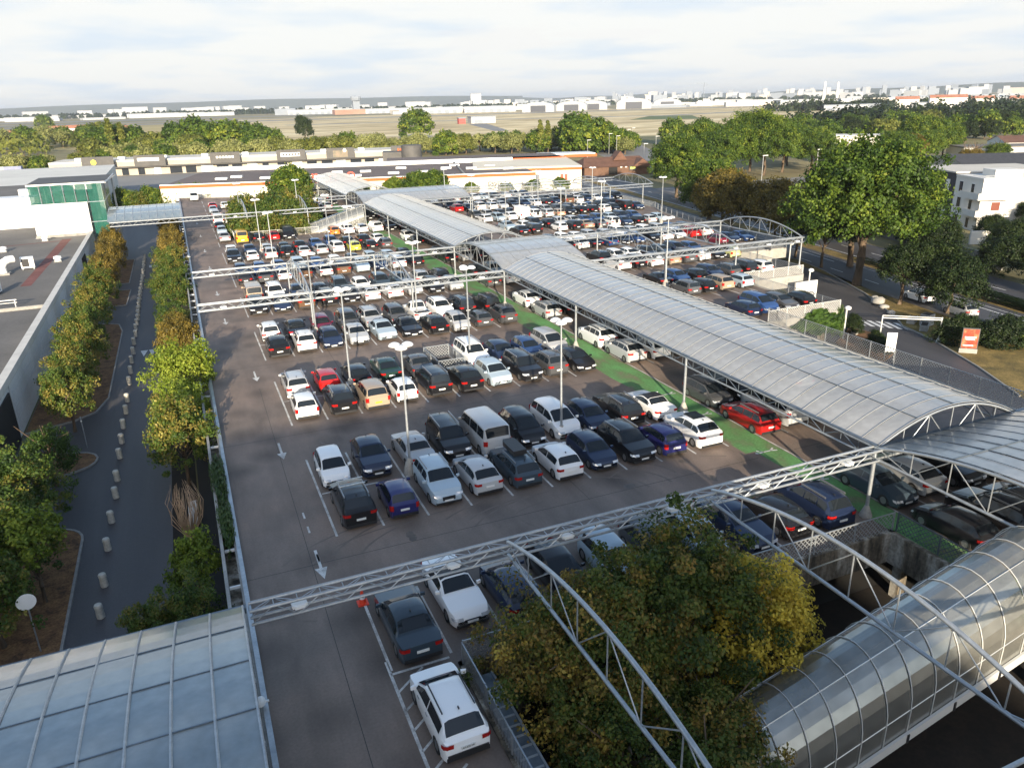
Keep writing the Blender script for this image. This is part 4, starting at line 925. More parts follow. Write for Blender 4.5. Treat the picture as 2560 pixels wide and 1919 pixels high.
# bare bush, white box
tag(MB().box(-2.6, -2.1, 46.3, 49.3, GZ, GZ+.35).build('storage_box', M['lamp_white']), 'white flat box lying in the dark strip beside the street', 'box')
def bare_bush(x, y, h, label):
    k = MB()
    for i in range(60):
        a = R.uniform(0, 2*PI); r = R.uniform(.2, 1.0); b = .2
        P = [(0, 0, 0), (b*math.cos(a), b*math.sin(a), h*.25), (r*math.cos(a), r*math.sin(a), h*.55), (r*1.1*math.cos(a+.3), r*1.1*math.sin(a+.3), h*.78), (r*.7*math.cos(a+.5), r*.7*math.sin(a+.5)+.2, h*R.uniform(.85, 1.05))]
        k.tube(P, .02, 4, cap=False, rr=[.04, .03, .022, .014, .006])
    tag(k.build('bare_bush', noisy('pale_twigs', [(.3, .2, .12), (.5, .36, .24)], 2), loc=(x, y, GZ)), label, 'bush')
bare_bush(-2.5, 43.4, 4.2, 'leafless pale twiggy bush beside the left parapet')
# height gauge, planters, boulders, poster
g = thing('height_gauge', 'white height barrier frame across the ramp road', 'barrier', (0, 0, 0))
A_, B_ = Vector((65.3, 55.5, GZ)), Vector((69.9, 52.2, GZ))
for p in (A_, B_): MB().tube([p, p+Vector((0, 0, 2.7))], .07, 8).lathe([(.3, 0), (.2, .25), (.09, .6)], 8, 0, tuple(p)).build('post', M['white_metal'], g, smooth=40)
MB().tube([A_+Vector((0, 0, 2.7)), B_+Vector((0, 0, 2.6))], .05, 8).tube([A_+Vector((0, 0, 2.45)), B_+Vector((0, 0, 2.4))], .07, 8).build('crossbar', M['white_metal'], g)
g = thing('info_sign', 'tall white notice panel behind the lattice fence by the ramp', 'sign', (60.6, 50.1, GZ), -.6)
MB().box(-.45, .45, -.04, .04, 1.0, 2.9).build('panel', M['lamp_white'], g); MB().box(-.45, -.38, -.05, .05, 0, 1.0).box(.38, .45, -.05, .05, 0, 1.0).build('leg', M['steel'], g)
k = MB()
for i in range(5): k.box(-.3, .2, -.05, -.045, 2.5-.25*i, 2.56-.25*i)
k.build('print_line', M['alu'], g)
g = thing('poster_stand', 'red and orange poster panel standing before the dark hedge', 'advertisement', (69.3, 48.4, GZ), -.72)
MB().box(-.8, .8, -.08, .08, 0, .5).build('plinth', M['concrete'], g); MB().box(-.75, .75, -.07, .07, .5, 2.6).build('frame', M['sign_dark'], g)
MB().quad((-.68, -.075, .58), (.68, -.075, .58), (.68, -.075, 2.5), (-.68, -.075, 2.5)).build('poster', noisy('poster_print', [(.22, .015, .008), (.34, .05, .015), (.5, .25, .12)], 1.4, .5, pos=[.38, .52, .68]), g)
k = MB(); k.box(-.5, .5, -.085, -.08, 1.62, 1.75).box(-.4, .4, -.085, -.08, 1.42, 1.54).box(-.55, .35, -.085, -.08, .8, .92); k.build('poster_text', M['lamp_white'], g)
def rock(x, y, s, label, m='concrete', z=GZ):
    k = MB().lathe([(s*.8, 0), (s, s*.3), (s*.85, s*.7), (s*.4, s*.95)], 9)
    k.v = [(a*R.uniform(.8, 1.15)*1.2, b*R.uniform(.8, 1.15), c*R.uniform(.85, 1.1)) for a, b, c in k.v]
    tag(k.build('boulder', M[m], loc=(x, y, z+.03), rot=R.uniform(0, 3), smooth=60), label, 'boulder')
for x, y, s, l in ((77.2, 66.6, .85, 'large pale boulder on the verge under the dark tree'), (76.0, 64.6, .5, 'small boulder beside the largest one on the verge'), (74.6, 62.3, .45, 'small boulder at the kerb nearest the crossing'), (78.6, 68.4, .45, 'boulder on the verge behind the large one'), (63.3, 59.3, .55, 'sandy boulder by the white lamp post in the mulch'), (64.6, 58.2, .4, 'smaller sandy boulder in the mulch bed by the crossing')): rock(x, y, s, l)
def planter(x, y, r, label, w=1.6, d=.8, h=.7):
    g = thing('planter', label, 'planter', (x, y, GZ), r); MB().box(-w/2, w/2, -d/2, d/2, 0, h).build('tub', M['concrete'], g); MB().box(-w/2+.08, w/2-.08, -d/2+.08, d/2-.08, h, h+.02).build('soil', M['soil'], g)
planter(73.6, 58.6, .5, 'weathered grey planter box beside the ramp kerb, left one'); planter(72.4, 56.0, .6, 'weathered grey planter box beside the height barrier'); planter(74.2, 57.2, .2, 'tall pale stacked concrete box by the verge', 1.2, 1.0, 1.3)
def glob(x, y, h, label):
    g = thing('globe_lamp', label, 'lamp', (x, y, GZ)); MB().tube([(0, 0, 0), (0, 0, h)], .09, 8).build('pole', M['white_metal'], g)
    MB().lathe([(.05, 0), (.28, .06), (.34, .2), (.3, .34), (.1, .44)], 14).build('globe', M['lamp_white'], g, loc=(.15, 0, h-.1), smooth=60)
glob(62.2, 57.4, 3.3, 'white globe lamp beside the ivy corner'); glob(70.2, 71.2, 3.9, 'white globe lamp beside the P sign wall'); glob(81, 86.5, 3.9, 'white post lamp left of the tall end column')
# ramp walls with P signs
def psign(x, y, w, label, r=0.0):
    g = thing('ramp_wall_sign', label, 'sign', (x, y, GZ), r); MB().box(0, w, -.12, .12, 0, 3.3).build('wall', M['house'], g)
    MB().box(.4, 1.5, -.14, -.122, 1.3, 1.62).build('red_bar', M['red_letters'], g)
    MB().lathe([(.5, 0), (.5, .015), (.4, .02)], 20).build('ring', M['sign_dark'], g, loc=(w-.85, -.13, 1.55), rot=(PI/2, 0, 0)); MB().lathe([(.38, 0), (.38, .01)], 20).build('disc', M['lamp_white'], g, loc=(w-.85, -.145, 1.55), rot=(PI/2, 0, 0))
    text('P', .55, M['sign_dark'], g, (w-.85, -.16, 1.55)); MB().box(.3, w-.3, -.135, -.122, 2.75, 2.85).build('blue_line', M['steel'], g)
psign(66.2, 69.2, 3.3, 'white ramp wall with a circled P and red bar'); psign(74.5, 86.4, 3.0, 'second white ramp wall with a circled P under the girder end')
struct('ramp_floor', MB().quad((60, 56.8, GZ+.01), (69, 62, GZ+.01), (69, 71, GZ+.01), (60, 71, GZ+.01)), M['road'])
# main road car
for tk, s_, o_, l in (('hsf', 43, -4.6, 'silver hatchback driving on the main road at the right edge'), ('hwf', 36, -4.4, 'white hatchback on the main road half hidden under the dark trees')):
    x_, y_ = rd(s_, o_); c_ = car(tk, x_, y_, '', rot=PI/2+math.atan2(d0.y, d0.x)-PI+PI, label=l, group='cars on the main road'); c_.location = (x_, y_, GZ+.005)
for o in PROTO.values():
    for ch in list(o.children):
        for g in list(ch.children): bpy.data.objects.remove(g)
        bpy.data.objects.remove(ch)
    bpy.data.objects.remove(o)
# ------------------------------------------------------------------ buildings
bt = thing('mall_wing', 'long flat-roofed mall wing with pale cladding along the street', 'building', (0, 0, 0))
MB().box(-62, -14.72, 12, 166, GZ, 1.0, 0).build('wall', M['clad'], bt)
MB().quad((-62, 12, 1.005), (-14.9, 12, 1.005), (-14.9, 150, 1.005), (-62, 150, 1.005)).quad((-62, 150, 1.005), (-23.3, 150, 1.005), (-23.3, 166, 1.005), (-62, 166, 1.005)).build('roof', M['membrane'], bt)
k = MB().box(-15.15, -14.5, 12, 150, 1.0, 1.62); k.build('coping', noisy('coping_plaster', [(.5, .49, .46), (.64, .62, .58)], .6, .8), bt)
pan = MB().box(-.06, 0, 0, 5.4, 0, .98).mesh('panel', M['clad'])
for i in range(25):
    y = 12.5+5.5*i
    for j in range(4):
        if 56 < y+2.7 < 67.5 or 128 < y+2.7 < 134: continue
        link('panel', pan, bt, (-14.64+R.uniform(0, .012), y, GZ+.5+1.02*j))
for a, b in ((56.2, 66.9), (128.2, 133.4)): MB().box(-14.76, -14.6, a, b, GZ, .45).build('opening', M['dark'], bt)
for y in (28, 61, 94.5, 127): MB().box(-62, -15.2, y-.15, y+.15, 1.0, 1.35).build('roof_upstand', M['kerb'], bt) if y in (94.5,) else None
stm = noisy('red_walk_strip', [(.12, .035, .03), (.2, .07, .06)], .6, .9)
MB().quad((-19.6, 108, 1.012), (-18.4, 108, 1.012), (-17.6, 147, 1.012), (-19.0, 147, 1.012)).quad((-42, 141, 1.012), (-19, 145, 1.012), (-19, 145.6, 1.012), (-42, 141.6, 1.012)).build('roof_walkway', stm, bt)
def ac(x, y, r, label, s=1.0):
    g = thing('rooftop_unit', label, 'air conditioner', (x, y, 1.01), r); g.scale = (s, s, s)
    MB().box(-.6, .6, -.35, .35, .15, 1.25).build('casing', M['lamp_white'], g); MB().box(-.5, .15, -.36, -.351, .3, 1.1).build('fan_grille', M['black_plastic'], g); MB().box(-.55, -.45, -.35, .35, 0, .15).box(.45, .55, -.35, .35, 0, .15).build('feet', M['steel'], g)
ac(-20.3, 120.5, .1, 'white air conditioning unit beside the red walkway on the mall roof', 1.3); ac(-21.6, 103.4, 1.4, 'tall white unit on the mall roof, nearer of the pair', 1.0); ac(-21.5, 105.2, 1.4, 'tall white unit on the mall roof, farther of the pair', 1.0)
for x, y, l in ((-17.2, 124.5, 'low white roof vent right of the red walkway'), (-26, 138, 'small white roof cowl at the frame edge'), (-21.4, 146.5, 'round roof vent before the glass tower')):
    g = thing('roof_vent', l, 'vent', (x, y, 1.01)); MB().lathe([(.45, 0), (.4, .3), (.55, .45), (.5, .75), (.1, .85)], 12).build('cowl', M['lamp_white'], g, smooth=50); MB().box(-.5, .5, -.5, .5, 0, .1).build('base', M['kerb'], g)
g = thing('roof_duct', 'curved white duct on the mall roof left of the air conditioner', 'duct', (-22.8, 117.6, 1.01))
MB().tube([(0, 0, 0), (0, 0, 1.0), (.2, .2, 1.5), (.7, .6, 1.8), (1.3, 1.0, 1.8)], .5, 10).build('duct', M['lamp_white'], g, smooth=60); MB().box(-.8, .8, -.7, .7, 0, .25).build('base', M['kerb'], g)
g = thing('roof_rail', 'white rail frame on the mall roof at the left edge', 'railing', (-24, 95.8, 1.01))
MB().tube([(0, 0, .9), (6, 0, .9)], .07, 6).tube([(0, 0, .6), (6, 0, .6)], .05, 6).build('rail', M['white_metal'], g)
for x in (0, 5.8): MB().tube([(x, 0, 0), (x, 0, .9)], .06, 6).build('post', M['white_metal'], g)
# glass tower
gt = thing('glass_stair_tower', 'white and green-glass stair tower beside the mall roof', 'building', (0, 0, 0))
for j in range(6): MB().box(-22.9, -14.55, 150.02, 150.1, 1.0+.92*j+.01, 1.9+.92*j).build('panel', M['clad'], gt)
MB().box(-22.95, -14.5, 150.1, 166, GZ, 6.5).build('core_wall', M['clad'], gt); MB().box(-23.1, -14.4, 149.8, 150.3, 1.0, 1.45).build('plinth', M['kerb'], gt)
for i in range(5):
    x = -22.8+1.72*i; MB().box(x+.05, x+1.66, 150.0, 150.05, 6.55, 9.45).build('pane', M['green_glass'], gt)
for z0, z1 in ((GZ+.1, -.1), (0, 3.1), (3.2, 6.4), (6.55, 9.45)):
    MB().box(-14.1, -11.9, 150.0, 150.06, z0, z1).build('pane', M['green_glass'], gt); MB().box(-11.86, -11.8, 150.1, 156.5, z0, z1).build('pane', M['green_glass'], gt); MB().box(-11.86, -11.8, 156.7, 164.5, z0, z1).build('pane', M['green_glass'], gt)
for i in range(6): MB().box(-22.9+1.72*i-.03, -22.9+1.72*i+.03, 149.95, 150.1, 6.5, 9.5).build('mullion', M['steel_dark'], gt)
for z in (0, 3.15, 6.48): MB().box(-14.4, -11.75, 149.93, 150.0, z-.06, z+.06).build('transom', M['steel_dark'], gt)
for x in (-20.6, -13.1): MB().tube([(x, 152, GZ), (x, 152, 9.5)], .35, 12).build('column', noisy('pale_green_column', [(.4, .55, .48), (.5, .62, .56)], .5), gt, smooth=60)
MB().box(-22.6, -14.4, 153.5, 164, 6.5, 7.4).build('inner_floor', M['concrete'], gt)
MB().prism([(-22.9, 149.7), (-11.3, 149.7), (-10.4, 165.5), (-22.9, 165.5)], 9.5, 9.75, 0, 1).build('roof', [M['lamp_white'], M['sign_dark']], gt)
MB().box(-11.2, -10.9, 164.0, 164.4, GZ, 9.6).tube([(-11.2, 150, 9.5), (-10.6, 164.2, 9.9)], .12, 6).build('roof_post', M['white_metal'], gt)
ub = thing('mall_upper_block', 'white upper block of the mall left of the glass tower', 'building', (0, 0, 0))
MB().box(-75, -23.2, 167, 172, GZ, 6.3).build('wall', M['clad'], ub)
for j in range(5): MB().box(-75, -23.1, 166.9, 166.98, 1.6+.92*j, 2.48+.92*j).build('panel', M['clad'], ub)
MB().box(-75, -23.2, 172, 200, GZ, 6.1, 0, 1).build('roof', [M['clad'], M['membrane']], ub)
MB().box(-70, -16, 202, 262, GZ, 5.9, 0, 0).build('rear_roof', noisy('pale_roof', [(.55, .54, .5), (.66, .65, .6)], .1, .8), ub)
MB().box(-28, -26, 174, 176, 6.1, 7.2).build('roof_box', M['lamp_white'], ub)
# unseen mall hall, added behind the camera to cast shade on the near deck
mh = thing('unseen_shade_hall', 'unseen hall block added behind the camera to shade the near deck', 'building', (0, 0, 0))
MB().box(-85, 5, -80, -24, GZ, 17.5).build('wall', M['clad'], mh); MB().box(-85.3, 5.3, -80.3, -23.7, 17.5, 17.9, 0, 1).build('roof', [M['kerb'], M['membrane']], mh)
for i in range(12): MB().box(-80+6.6*i, -75.5+6.6*i, -24, -23.9, 1, 6).build('window', M['glass_dark'], mh)

# the store with the orange band
def frame_along(p0, p1): d = Vector((p1[0]-p0[0], p1[1]-p0[1])); return math.atan2(d.y, d.x), d.length
a_, Ls = frame_along((-4, 215.5), (88, 190))
st = thing('superstore', 'long cream superstore with orange band and dark flat roof behind the deck', 'building', (-4, 215.5, 0), a_)
MB().box(0, Ls, 0, 46, GZ, 2.2).build('wall', M['cream'], st)
MB().box(-.05, Ls+.05, -.1, .15, 2.2, 2.95).build('band', M['orange'], st); MB().box(-.05, Ls+.05, -.12, .5, 2.95, 3.15).build('parapet_cap', M['lamp_white'], st)
MB().quad((0, .5, 2.75), (Ls, .5, 2.75), (Ls, 45, 2.75), (0, 45, 2.75)).build('roof', M['membrane2'], st)
MB().box(0, Ls, 45, 46.5, 2.2, 3.9).build('rear_parapet', M['lamp_white'], st)
slm = MB().box(-1.5, 1.5, -.9, .9, 0, .5).mesh('skylight', M['lamp_white'])
for x, y in [(12, 14), (24, 12), (15, 19), (33, 16), (38, 12), (42, 23), (50, 22), (58, 13), (66, 14), (73, 24), (80, 20), (86, 26), (48, 9), (60, 30), (76, 33), (28, 27), (90, 15)]: link('skylight', slm, st, (x, y, 2.8))
MB().box(76.4, 76.9, .5, 45, 2.75, 3.2).build('roof_divider', M['kerb'], st)
text('Drive', 2.3, M['sign_dark'], st, (85.2, -.14, .1), ext=.02, name='drive_lettering')
MB().box(89.5, 92.2, -.16, -.12, .0, .22).poly([(91.5, -.17, .7), (92.7, -.17, .1), (91.5, -.17, -.5), (91.9, -.17, .1)]).build('arrow', M['sign_dark'], st)
MB().box(36.5, 47.5, -.25, -.1, GZ, .8).build('entrance', M['glass_dark'], st)
for i, ch in enumerate('erno'):
    o = text(ch, 4.6, M['red_letters'], st, (33.5+4.6*i, -.3, 3.9 + (.2 if ch == 'o' else 0)), ext=.15, name='store_letter')
MB().box(31, 52, -.15, -.05, 3.1, 3.3).build('letter_rail', M['sign_dark'], st)
a2, L2 = frame_along((78, 212.8), (107, 202.3))
s2 = thing('store_east_block', 'taller cream block at the right end of the store with orange band', 'building', (78, 210.2, 0), a2)
MB().box(0, L2, 0, 44, GZ, 2.0).build('wall', M['cream'], s2); MB().box(-.05, L2+.05, -.1, .15, 2.0, 2.7).build('band', M['orange'], s2); MB().box(-.05, L2+.05, -.12, 44.2, 2.7, 3.1).build('roof', noisy('cream_roof', [(.62, .56, .44), (.72, .66, .54)], .06, .85), s2)
MB().lathe([(3.4, 0), (3.4, 4.6), (3.2, 4.8), (.1, 4.9)], 24).build('steel_silo', M['steel'], s2, loc=(15, -4.2, GZ), smooth=40)
MB().box(24.8, 25.6, -.2, -.1, -1.5, .9).box(26, 26.8, -.2, -.1, -1.5, .9).build('red_sign', M['red_letters'], s2)
s3 = thing('store_rear_block', 'rear wing of the store with long orange roof edge', 'building', (62, 247, 0), a_)
MB().box(0, 58, 0, 26, GZ, 2.6).build('wall', M['cream'], s3); MB().box(-.05, 58.05, -.1, .2, 2.6, 3.4).build('band', M['orange'], s3); MB().box(0, 58, .2, 26, 2.6, 3.1).build('roof', M['membrane2'], s3)
s4 = thing('dark_drum_building', 'dark cylinder and black block at the right end of the shop strip', 'building', (88, 322, 0), a_)
MB().box(-8, 8, 0, 12, GZ, 2.0).build('wall', M['sign_dark'], s4); MB().lathe([(4.2, 0), (4.2, 8.2), (3.9, 8.4), (.2, 8.4)], 20).build('drum', M['sign_dark'], s4, loc=(4, -2, GZ), smooth=40)
# shop strip
a5, L5 = frame_along((-45, 356), (98, 333))
sh = thing('shop_strip', 'long low beige row of shops with dark sign boxes', 'building', (-45, 356, 0), a5)
MB().box(0, L5, 0, 22, GZ, 1.6).build('wall', M['beige'], sh); MB().box(-1, L5+1, -2.6, .0, -.55, -.15).build('awning', M['sign_dark'], sh); MB().box(0, L5, -.1, 22.1, 1.6, 2.3).build('roof', noisy('pale_roof_edge', [(.5, .47, .42), (.62, .6, .54)], .1), sh)
for i in range(24):
    x = 2+6*i; MB().box(x, x+R.choice((2.5, 4, 4.6)), -.12, -.02, GZ+.1, -.7).build('shopfront', M['glass_dark'] if i % 3 else M['lamp_white'], sh)
for i in range(9): MB().box(8+16*i, 10.5+16*i, 6, 9, 2.3, 3.3).build('roof_unit', M['lamp_white'], sh)
SG = [(18.5, 'yellow'), (37.5, 'blank'), (66, 'white'), (92, 'box'), (112, 'screen'), (139, 'orange')]
for x, kd in SG:
    sgp = MB().prism([(x-5.8, -3.2), (x+5.8, -3.2), (x+5.2, -.4), (x-5.2, -.4)], -.1, 4.0).build('sign_box', M['sign_dark'], sh)
    if kd == 'yellow': MB().lathe([(1.0, 0), (1.0, .06)], 16).build('yellow_disc', mat('sign_yellow', (.8, .72, .02), .4), sgp, loc=(x-1.5, -3.25, 2.0), rot=(PI/2, 0, 0))
    elif kd == 'blank': MB().box(x-4.5, x+3.5, -3.3, -3.2, 1.8, 3.0).build('white_print', M['lamp_white'], sgp)
    elif kd == 'box': MB().box(x-4.2, x+3.5, -3.3, -3.2, 1.4, 2.9).build('white_print', M['lamp_white'], sgp); 
    elif kd == 'screen': MB().box(x-3, x+3, -3.3, -3.2, .3, 3.0).build('print', noisy('faded_print', [(.12, .13, .1), (.3, .22, .16)], .6), sgp); MB().lathe([(.7, 0), (.7, .06)], 14).build('white_disc', M['lamp_white'], sgp, loc=(x+1.8, -3.35, 3.0), rot=(PI/2, 0, 0))
    k = MB()
    for i in range(6):
        u = x-3.4+1.2*i
        if kd in ('white', 'box'): k.box(u, u+.8, -3.36, -3.31, 1.8, 2.6)
        if kd == 'orange': k.box(u+.3, u+1.1, -3.36, -3.31, 1.7, 3.0)
    if k.v: k.build('letter_block', M['lamp_white'] if kd == 'white' else (M['sign_dark'] if kd == 'box' else M['orange']), sgp)
tk = thing('parked_trailer', 'white and blue box trailer at the far left edge', 'trailer', (-60, 362, GZ), -.1)
MB().box(-5, 5, -1.3, 1.3, 1.1, 4.9).build('box_body', M['lamp_white'], tk); MB().box(5, 5.1, -1.3, 1.3, 1.1, 4.9).quad((-1, -1.31, 1.1), (5, -1.31, 1.1), (5, -1.31, 4.9), (-1, -1.31, 4.9)).build('blue_side', noisy('faded_blue', [(.18, .2, .34), (.26, .28, .4)], .5), tk); MB().box(-4, 4, -1.2, 1.2, .3, 1.05).build('wheels', M['black_plastic'], tk)
# brown restaurant
a6, L6 = frame_along((126.5, 234), (149, 229))
rs = thing('brown_restaurant', 'brown brick restaurant with steep tiled roof and gable', 'building', (126.5, 234, 0), a6)
MB().box(0, L6, 0, 13, GZ, -.7).build('wall', M['brick_brown'], rs)
MB().poly([(-.6, -.8, -.75), (L6+.6, -.8, -.75), (L6-1.5, 6.5, 2.0), (1.5, 6.5, 2.0)]).poly([(L6+.6, 13.8, -.75), (-.6, 13.8, -.75), (1.5, 6.5, 2.0), (L6-1.5, 6.5, 2.0)]).poly([(-.6, 13.8, -.75), (-.6, -.8, -.75), (1.5, 6.5, 2.0)]).poly([(L6+.6, -.8, -.75), (L6+.6, 13.8, -.75), (L6-1.5, 6.5, 2.0)]).build('roof', M['tile_brown'], rs)
MB().poly([(16.5, -1.2, -1), (20, -1.2, 1.6), (23.5, -1.2, -1)]).poly([(16.5, -1.2, -1), (20, -1.2, 1.6), (20, 6, 1.6), (16.5, 3, -1)][::-1]).poly([(23.5, -1.2, -1), (23.5, 3, -1), (20, 6, 1.6), (20, -1.2, 1.6)][::-1]).build('gable', M['tile_brown'], rs)
MB().poly([(11, 3, 1.0), (13.5, 3, 4.0), (16, 3, 1.0)]).poly([(11, 3, 1.0), (13.5, 3, 4.0), (13.5, 8.5, 4), (11, 8.5, 1.0)][::-1]).poly([(16, 3, 1.0), (16, 8.5, 1), (13.5, 8.5, 4), (13.5, 3, 4.0)][::-1]).build('lantern_gable', M['tile_brown'], rs)
MB().box(8.5, 11.5, -.15, -.02, GZ+.2, -1.0).build('doorway', M['dark'], rs); MB().box(15.6, 18, -.5, -.3, -2.2, -.6).build('sign_board', M['sign_dark'], rs); MB().box(15.9, 17.7, -.55, -.5, -1.7, -1.1).build('sign_print', M['lime'] if 'lime' in M else mat('sign_lime', (.6, .7, .15)), rs)
for x in (12.5, 14.2): MB().box(x, x+.7, -.1, -.02, -1.2, -.8).build('wall_lamp', M['lamp_white'], rs)
# white apartment house
wa = thing('white_apartment_house', 'white three-storey apartment house with balconies and slate end wall', 'building', (133, 96, GZ), -.41)
W_, D_, H_ = 20, 24, 9.1
MB().box(0, W_, 0, 9, 0, H_).build('wall', M['house'], wa); MB().box(0, W_, 9.0, D_, 0, H_+.5).build('slate_wall', M['slate_wall'], wa)
MB().box(-.1, W_+.1, -.1, 9, H_, H_+.35).build('roof', M['house'], wa); MB().box(-.2, W_, 9.0, D_+.2, H_+.5, H_+.75).build('slate_roof', noisy('pale_flat_roof', [(.5, .47, .4), (.6, .56, .5)], .2), wa)
MB().box(3, 8, 2, 6, H_+.35, H_+1.6).build('roof_room', M['house'], wa)
for z in (.5, .8): MB().tube([(.2, .1, H_+z), (W_, .1, H_+z)], .03, 5).tube([(.2, .1, H_+z), (.2, 4, H_+z)], .03, 5).build('roof_rail', M['white_metal'], wa)
def win(x, y, z, w, h, m, side='f'):
    b = (x, x+w, -.06, .02, z, z+h) if side == 'f' else (-.06, .02, y, y+w, z, z+h)
    f = MB().box(*b).build('window', M['lamp_white'], wa); e = .08
    b2 = (x+e, x+w-e, -.09, -.06, z+e, z+h-e) if side == 'f' else (-.09, -.06, y+e, y+w-e, z+e, z+h-e)
    MB().box(*b2).build('pane', m, f)
win(2.0, 0, 6.6, 1.7, 2, M['blind']); win(12.5, 0, 6.3, 1.7, 2, M['blind']); win(2.0, 0, 3.2, 1.7, 2.1, M['shutter_red']); win(2.0, 0, .1, 1.9, 2.2, M['glass_dark']); win(12.5, 0, 3.2, 1.7, 2, M['blind'])
for z in (.3, 3.5, 6.4): win(0, 6.2, z, 1.3, 2, M['glass_dark'], 's'); win(0, 2.4, z, 1.1, 1.9, M['glass_dark'], 's')
for z in (.8, 3.6, 6.3): win(0, 11, z, 1.3, 2.0, M['lamp_white'], 's')
for z in (2.8, 5.8):
    MB().box(-1.5, 4.8, -1.7, 0, z, z+.2).box(-1.5, 0, 0, 4.5, z, z+.2).build('balcony_floor', M['house'], wa); MB().box(-1.5, -1.42, -1.7, 4.5, z+.2, z+1.2).build('balcony_wall', M['house'], wa); MB().box(-1.4, 4.8, -1.7, -1.64, z+.2, z+1.2).build('balcony_glass', M['alu'], wa)
def small_house(x, y, r, w, d, h, label, roof, wallm='house', rh=2.2, flat=False, z=GZ, group=None):
    g = thing('house', label, 'house', (x, y, z), r, group); MB().box(0, w, 0, d, 0, h).build('wall', M[wallm], g)
    if flat: MB().box(-.2, w+.2, -.2, d+.2, h, h+.4).build('roof', M[roof], g)
    else:
        MB().poly([(-.3, -.3, h), (w+.3, -.3, h), (w+.3, d/2, h+rh), (-.3, d/2, h+rh)]).poly([(w+.3, d+.3, h), (-.3, d+.3, h), (-.3, d/2, h+rh), (w+.3, d/2, h+rh)]).build('roof', M[roof], g)
        MB().poly([(0, 0, h), (0, d, h), (0, d/2, h+rh)]).poly([(w, 0, h), (w, d/2, h+rh), (w, d, h)]).build('gable', M[wallm], g)
    for i in range(int(w//3.5)):
        for zz in ([1.0, 3.6] if h > 5 else [1.0]): MB().box(1+3.5*i, 2.2+3.5*i, -.05, .02, zz, zz+1.3).build('window', M['glass_dark'], g)
    return g
small_house(150, 112, -.41, 34, 16, 9.0, 'house with dark pitched roof behind the white apartment house', 'slate_wall', 'beige', 2.6)
small_house(128, 62, -.41, 10, 8, 4.6, 'low white house with dark green window at the right edge', 'house', flat=True)
small_house(258, 196, -.5, 36, 14, 5, 'low flat white building at the far right before the houses', 'membrane', flat=True); small_house(285, 200, -.5, 24, 14, 5.5, 'brown-roofed low building at the far right edge', 'tile_brown')
small_house(226, 232, -.8, 26, 12, 9, 'cream flat-roofed building between the dark trees', 'house', 'cream', flat=True)
tag(MB().box(0, 30, -.15, .15, 0, 2.2).build('garden_wall', M['house'], loc=(121, 88, GZ), rot=-.3), 'white garden wall in front of the apartment house', 'wall')
tag(MB().box(0, 36, -.12, .12, 0, 1.9).build('garden_wall', M['kerb'], loc=(107, 72, GZ), rot=1.3), 'grey garden wall beside the far side of the main road', 'wall')
for i, (x, y, w, d, h) in enumerate([(-138, 800, 16, 9, 5), (-127, 832, 18, 9, 5.5), (-112, 844, 24, 10, 7), (-96, 800, 14, 9, 5.5), (-86, 780, 32, 10, 6), (-123, 1020, 36, 11, 7), (-104, 1040, 30, 11, 7), (-70, 850, 20, 10, 6), (-60, 980, 22, 10, 6), (-80, 900, 24, 10, 7), (-150, 880, 20, 9, 6), (-52, 880, 18, 10, 6)]):
    small_house(x, y, R.uniform(-.2, .2), w, d, h, 'white house with red tiled roof in the distant village at left', 'tile_red', rh=3, group='distant village houses')
for i, (x, y, h, l) in enumerate([(156, 181, 8, 'tall street lamp in front of the dark trees, left of the big plane'), (185, 190, 8, 'street lamp beside the far road behind the big plane'), (188, 285, 9, 'street lamp by the forecourt, in the green trees'), (163, 299, 8, 'thin street lamp behind the brown restaurant'), (188, 324, 9, 'street lamp left of the orange totem'), (179, 302, 9, 'street lamp behind the lantern gable'), (165, 258, 8, 'street lamp right of the brown restaurant'), (207, 345, 9, 'street lamp in the far car park, first'), (220, 360, 9, 'street lamp in the far car park, second'), (232, 375, 9, 'street lamp in the far car park, third'), (140, 212, 7.5, 'single-arm lamp in front of the brown restaurant'), (28, 214, 7, 'thin lamp post before the store wall, left'), (33, 213, 7, 'thin lamp post before the store wall, right')]):
    g = thing('street_lamp', l, 'street lamp', (x, y, GZ)); MB().tube([(0, 0, 0), (0, 0, h)], .1, 6).build('pole', M['alu'], g); MB().box(-.2, 1.6, -.15, .15, h-.05, h+.12).build('lamp_head', M['lamp_white'], g)
g = thing('petrol_station', 'petrol station canopy with orange edge behind the store', 'building', (128, 272, 0), a_)
MB().box(0, 22, 0, 12, .2, 1.2).build('canopy', M['orange'], g); MB().box(.5, 21.5, .5, 11.5, 1.2, 1.5).build('roof', M['lamp_white'], g)
for x in (3, 10, 18): MB().box(x, x+.6, 4, 4.6, GZ, .2).build('column', M['lamp_white'], g)
g = thing('totem_sign', 'orange and white fast food totem sign above the green trees', 'sign', (186, 352, GZ)); MB().box(-.4, .4, -.4, .4, 0, 9).build('pole', M['lamp_white'], g); MB().box(-1.8, 1.8, -.6, .6, 6, 10).build('panel', M['orange'], g); MB().box(-1.2, 1.2, -.65, -.6, 7, 9).build('print', M['lamp_white'], g)
struct('forecourt_road', MB().poly([(150, 232, GZ-.006), (172, 240, GZ-.006), (216, 330, GZ-.006), (250, 400, GZ-.006), (225, 405, GZ-.006), (186, 335, GZ-.006)]), M['road_far'])
struct('store_yard', MB().poly([(-60, 262, GZ-.009), (100, 245, GZ-.009), (130, 225, GZ-.009), (150, 340, GZ-.009), (-100, 356, GZ-.009)]), M['road_far'])
struct('cross_street', MB().poly([(90, 186, GZ-.007), (104, 165, GZ-.007), (190, 182, GZ-.007), (250, 176, GZ-.007), (250, 184, GZ-.007), (190, 191, GZ-.007), (108, 190, GZ-.007)]), M['road_far'])
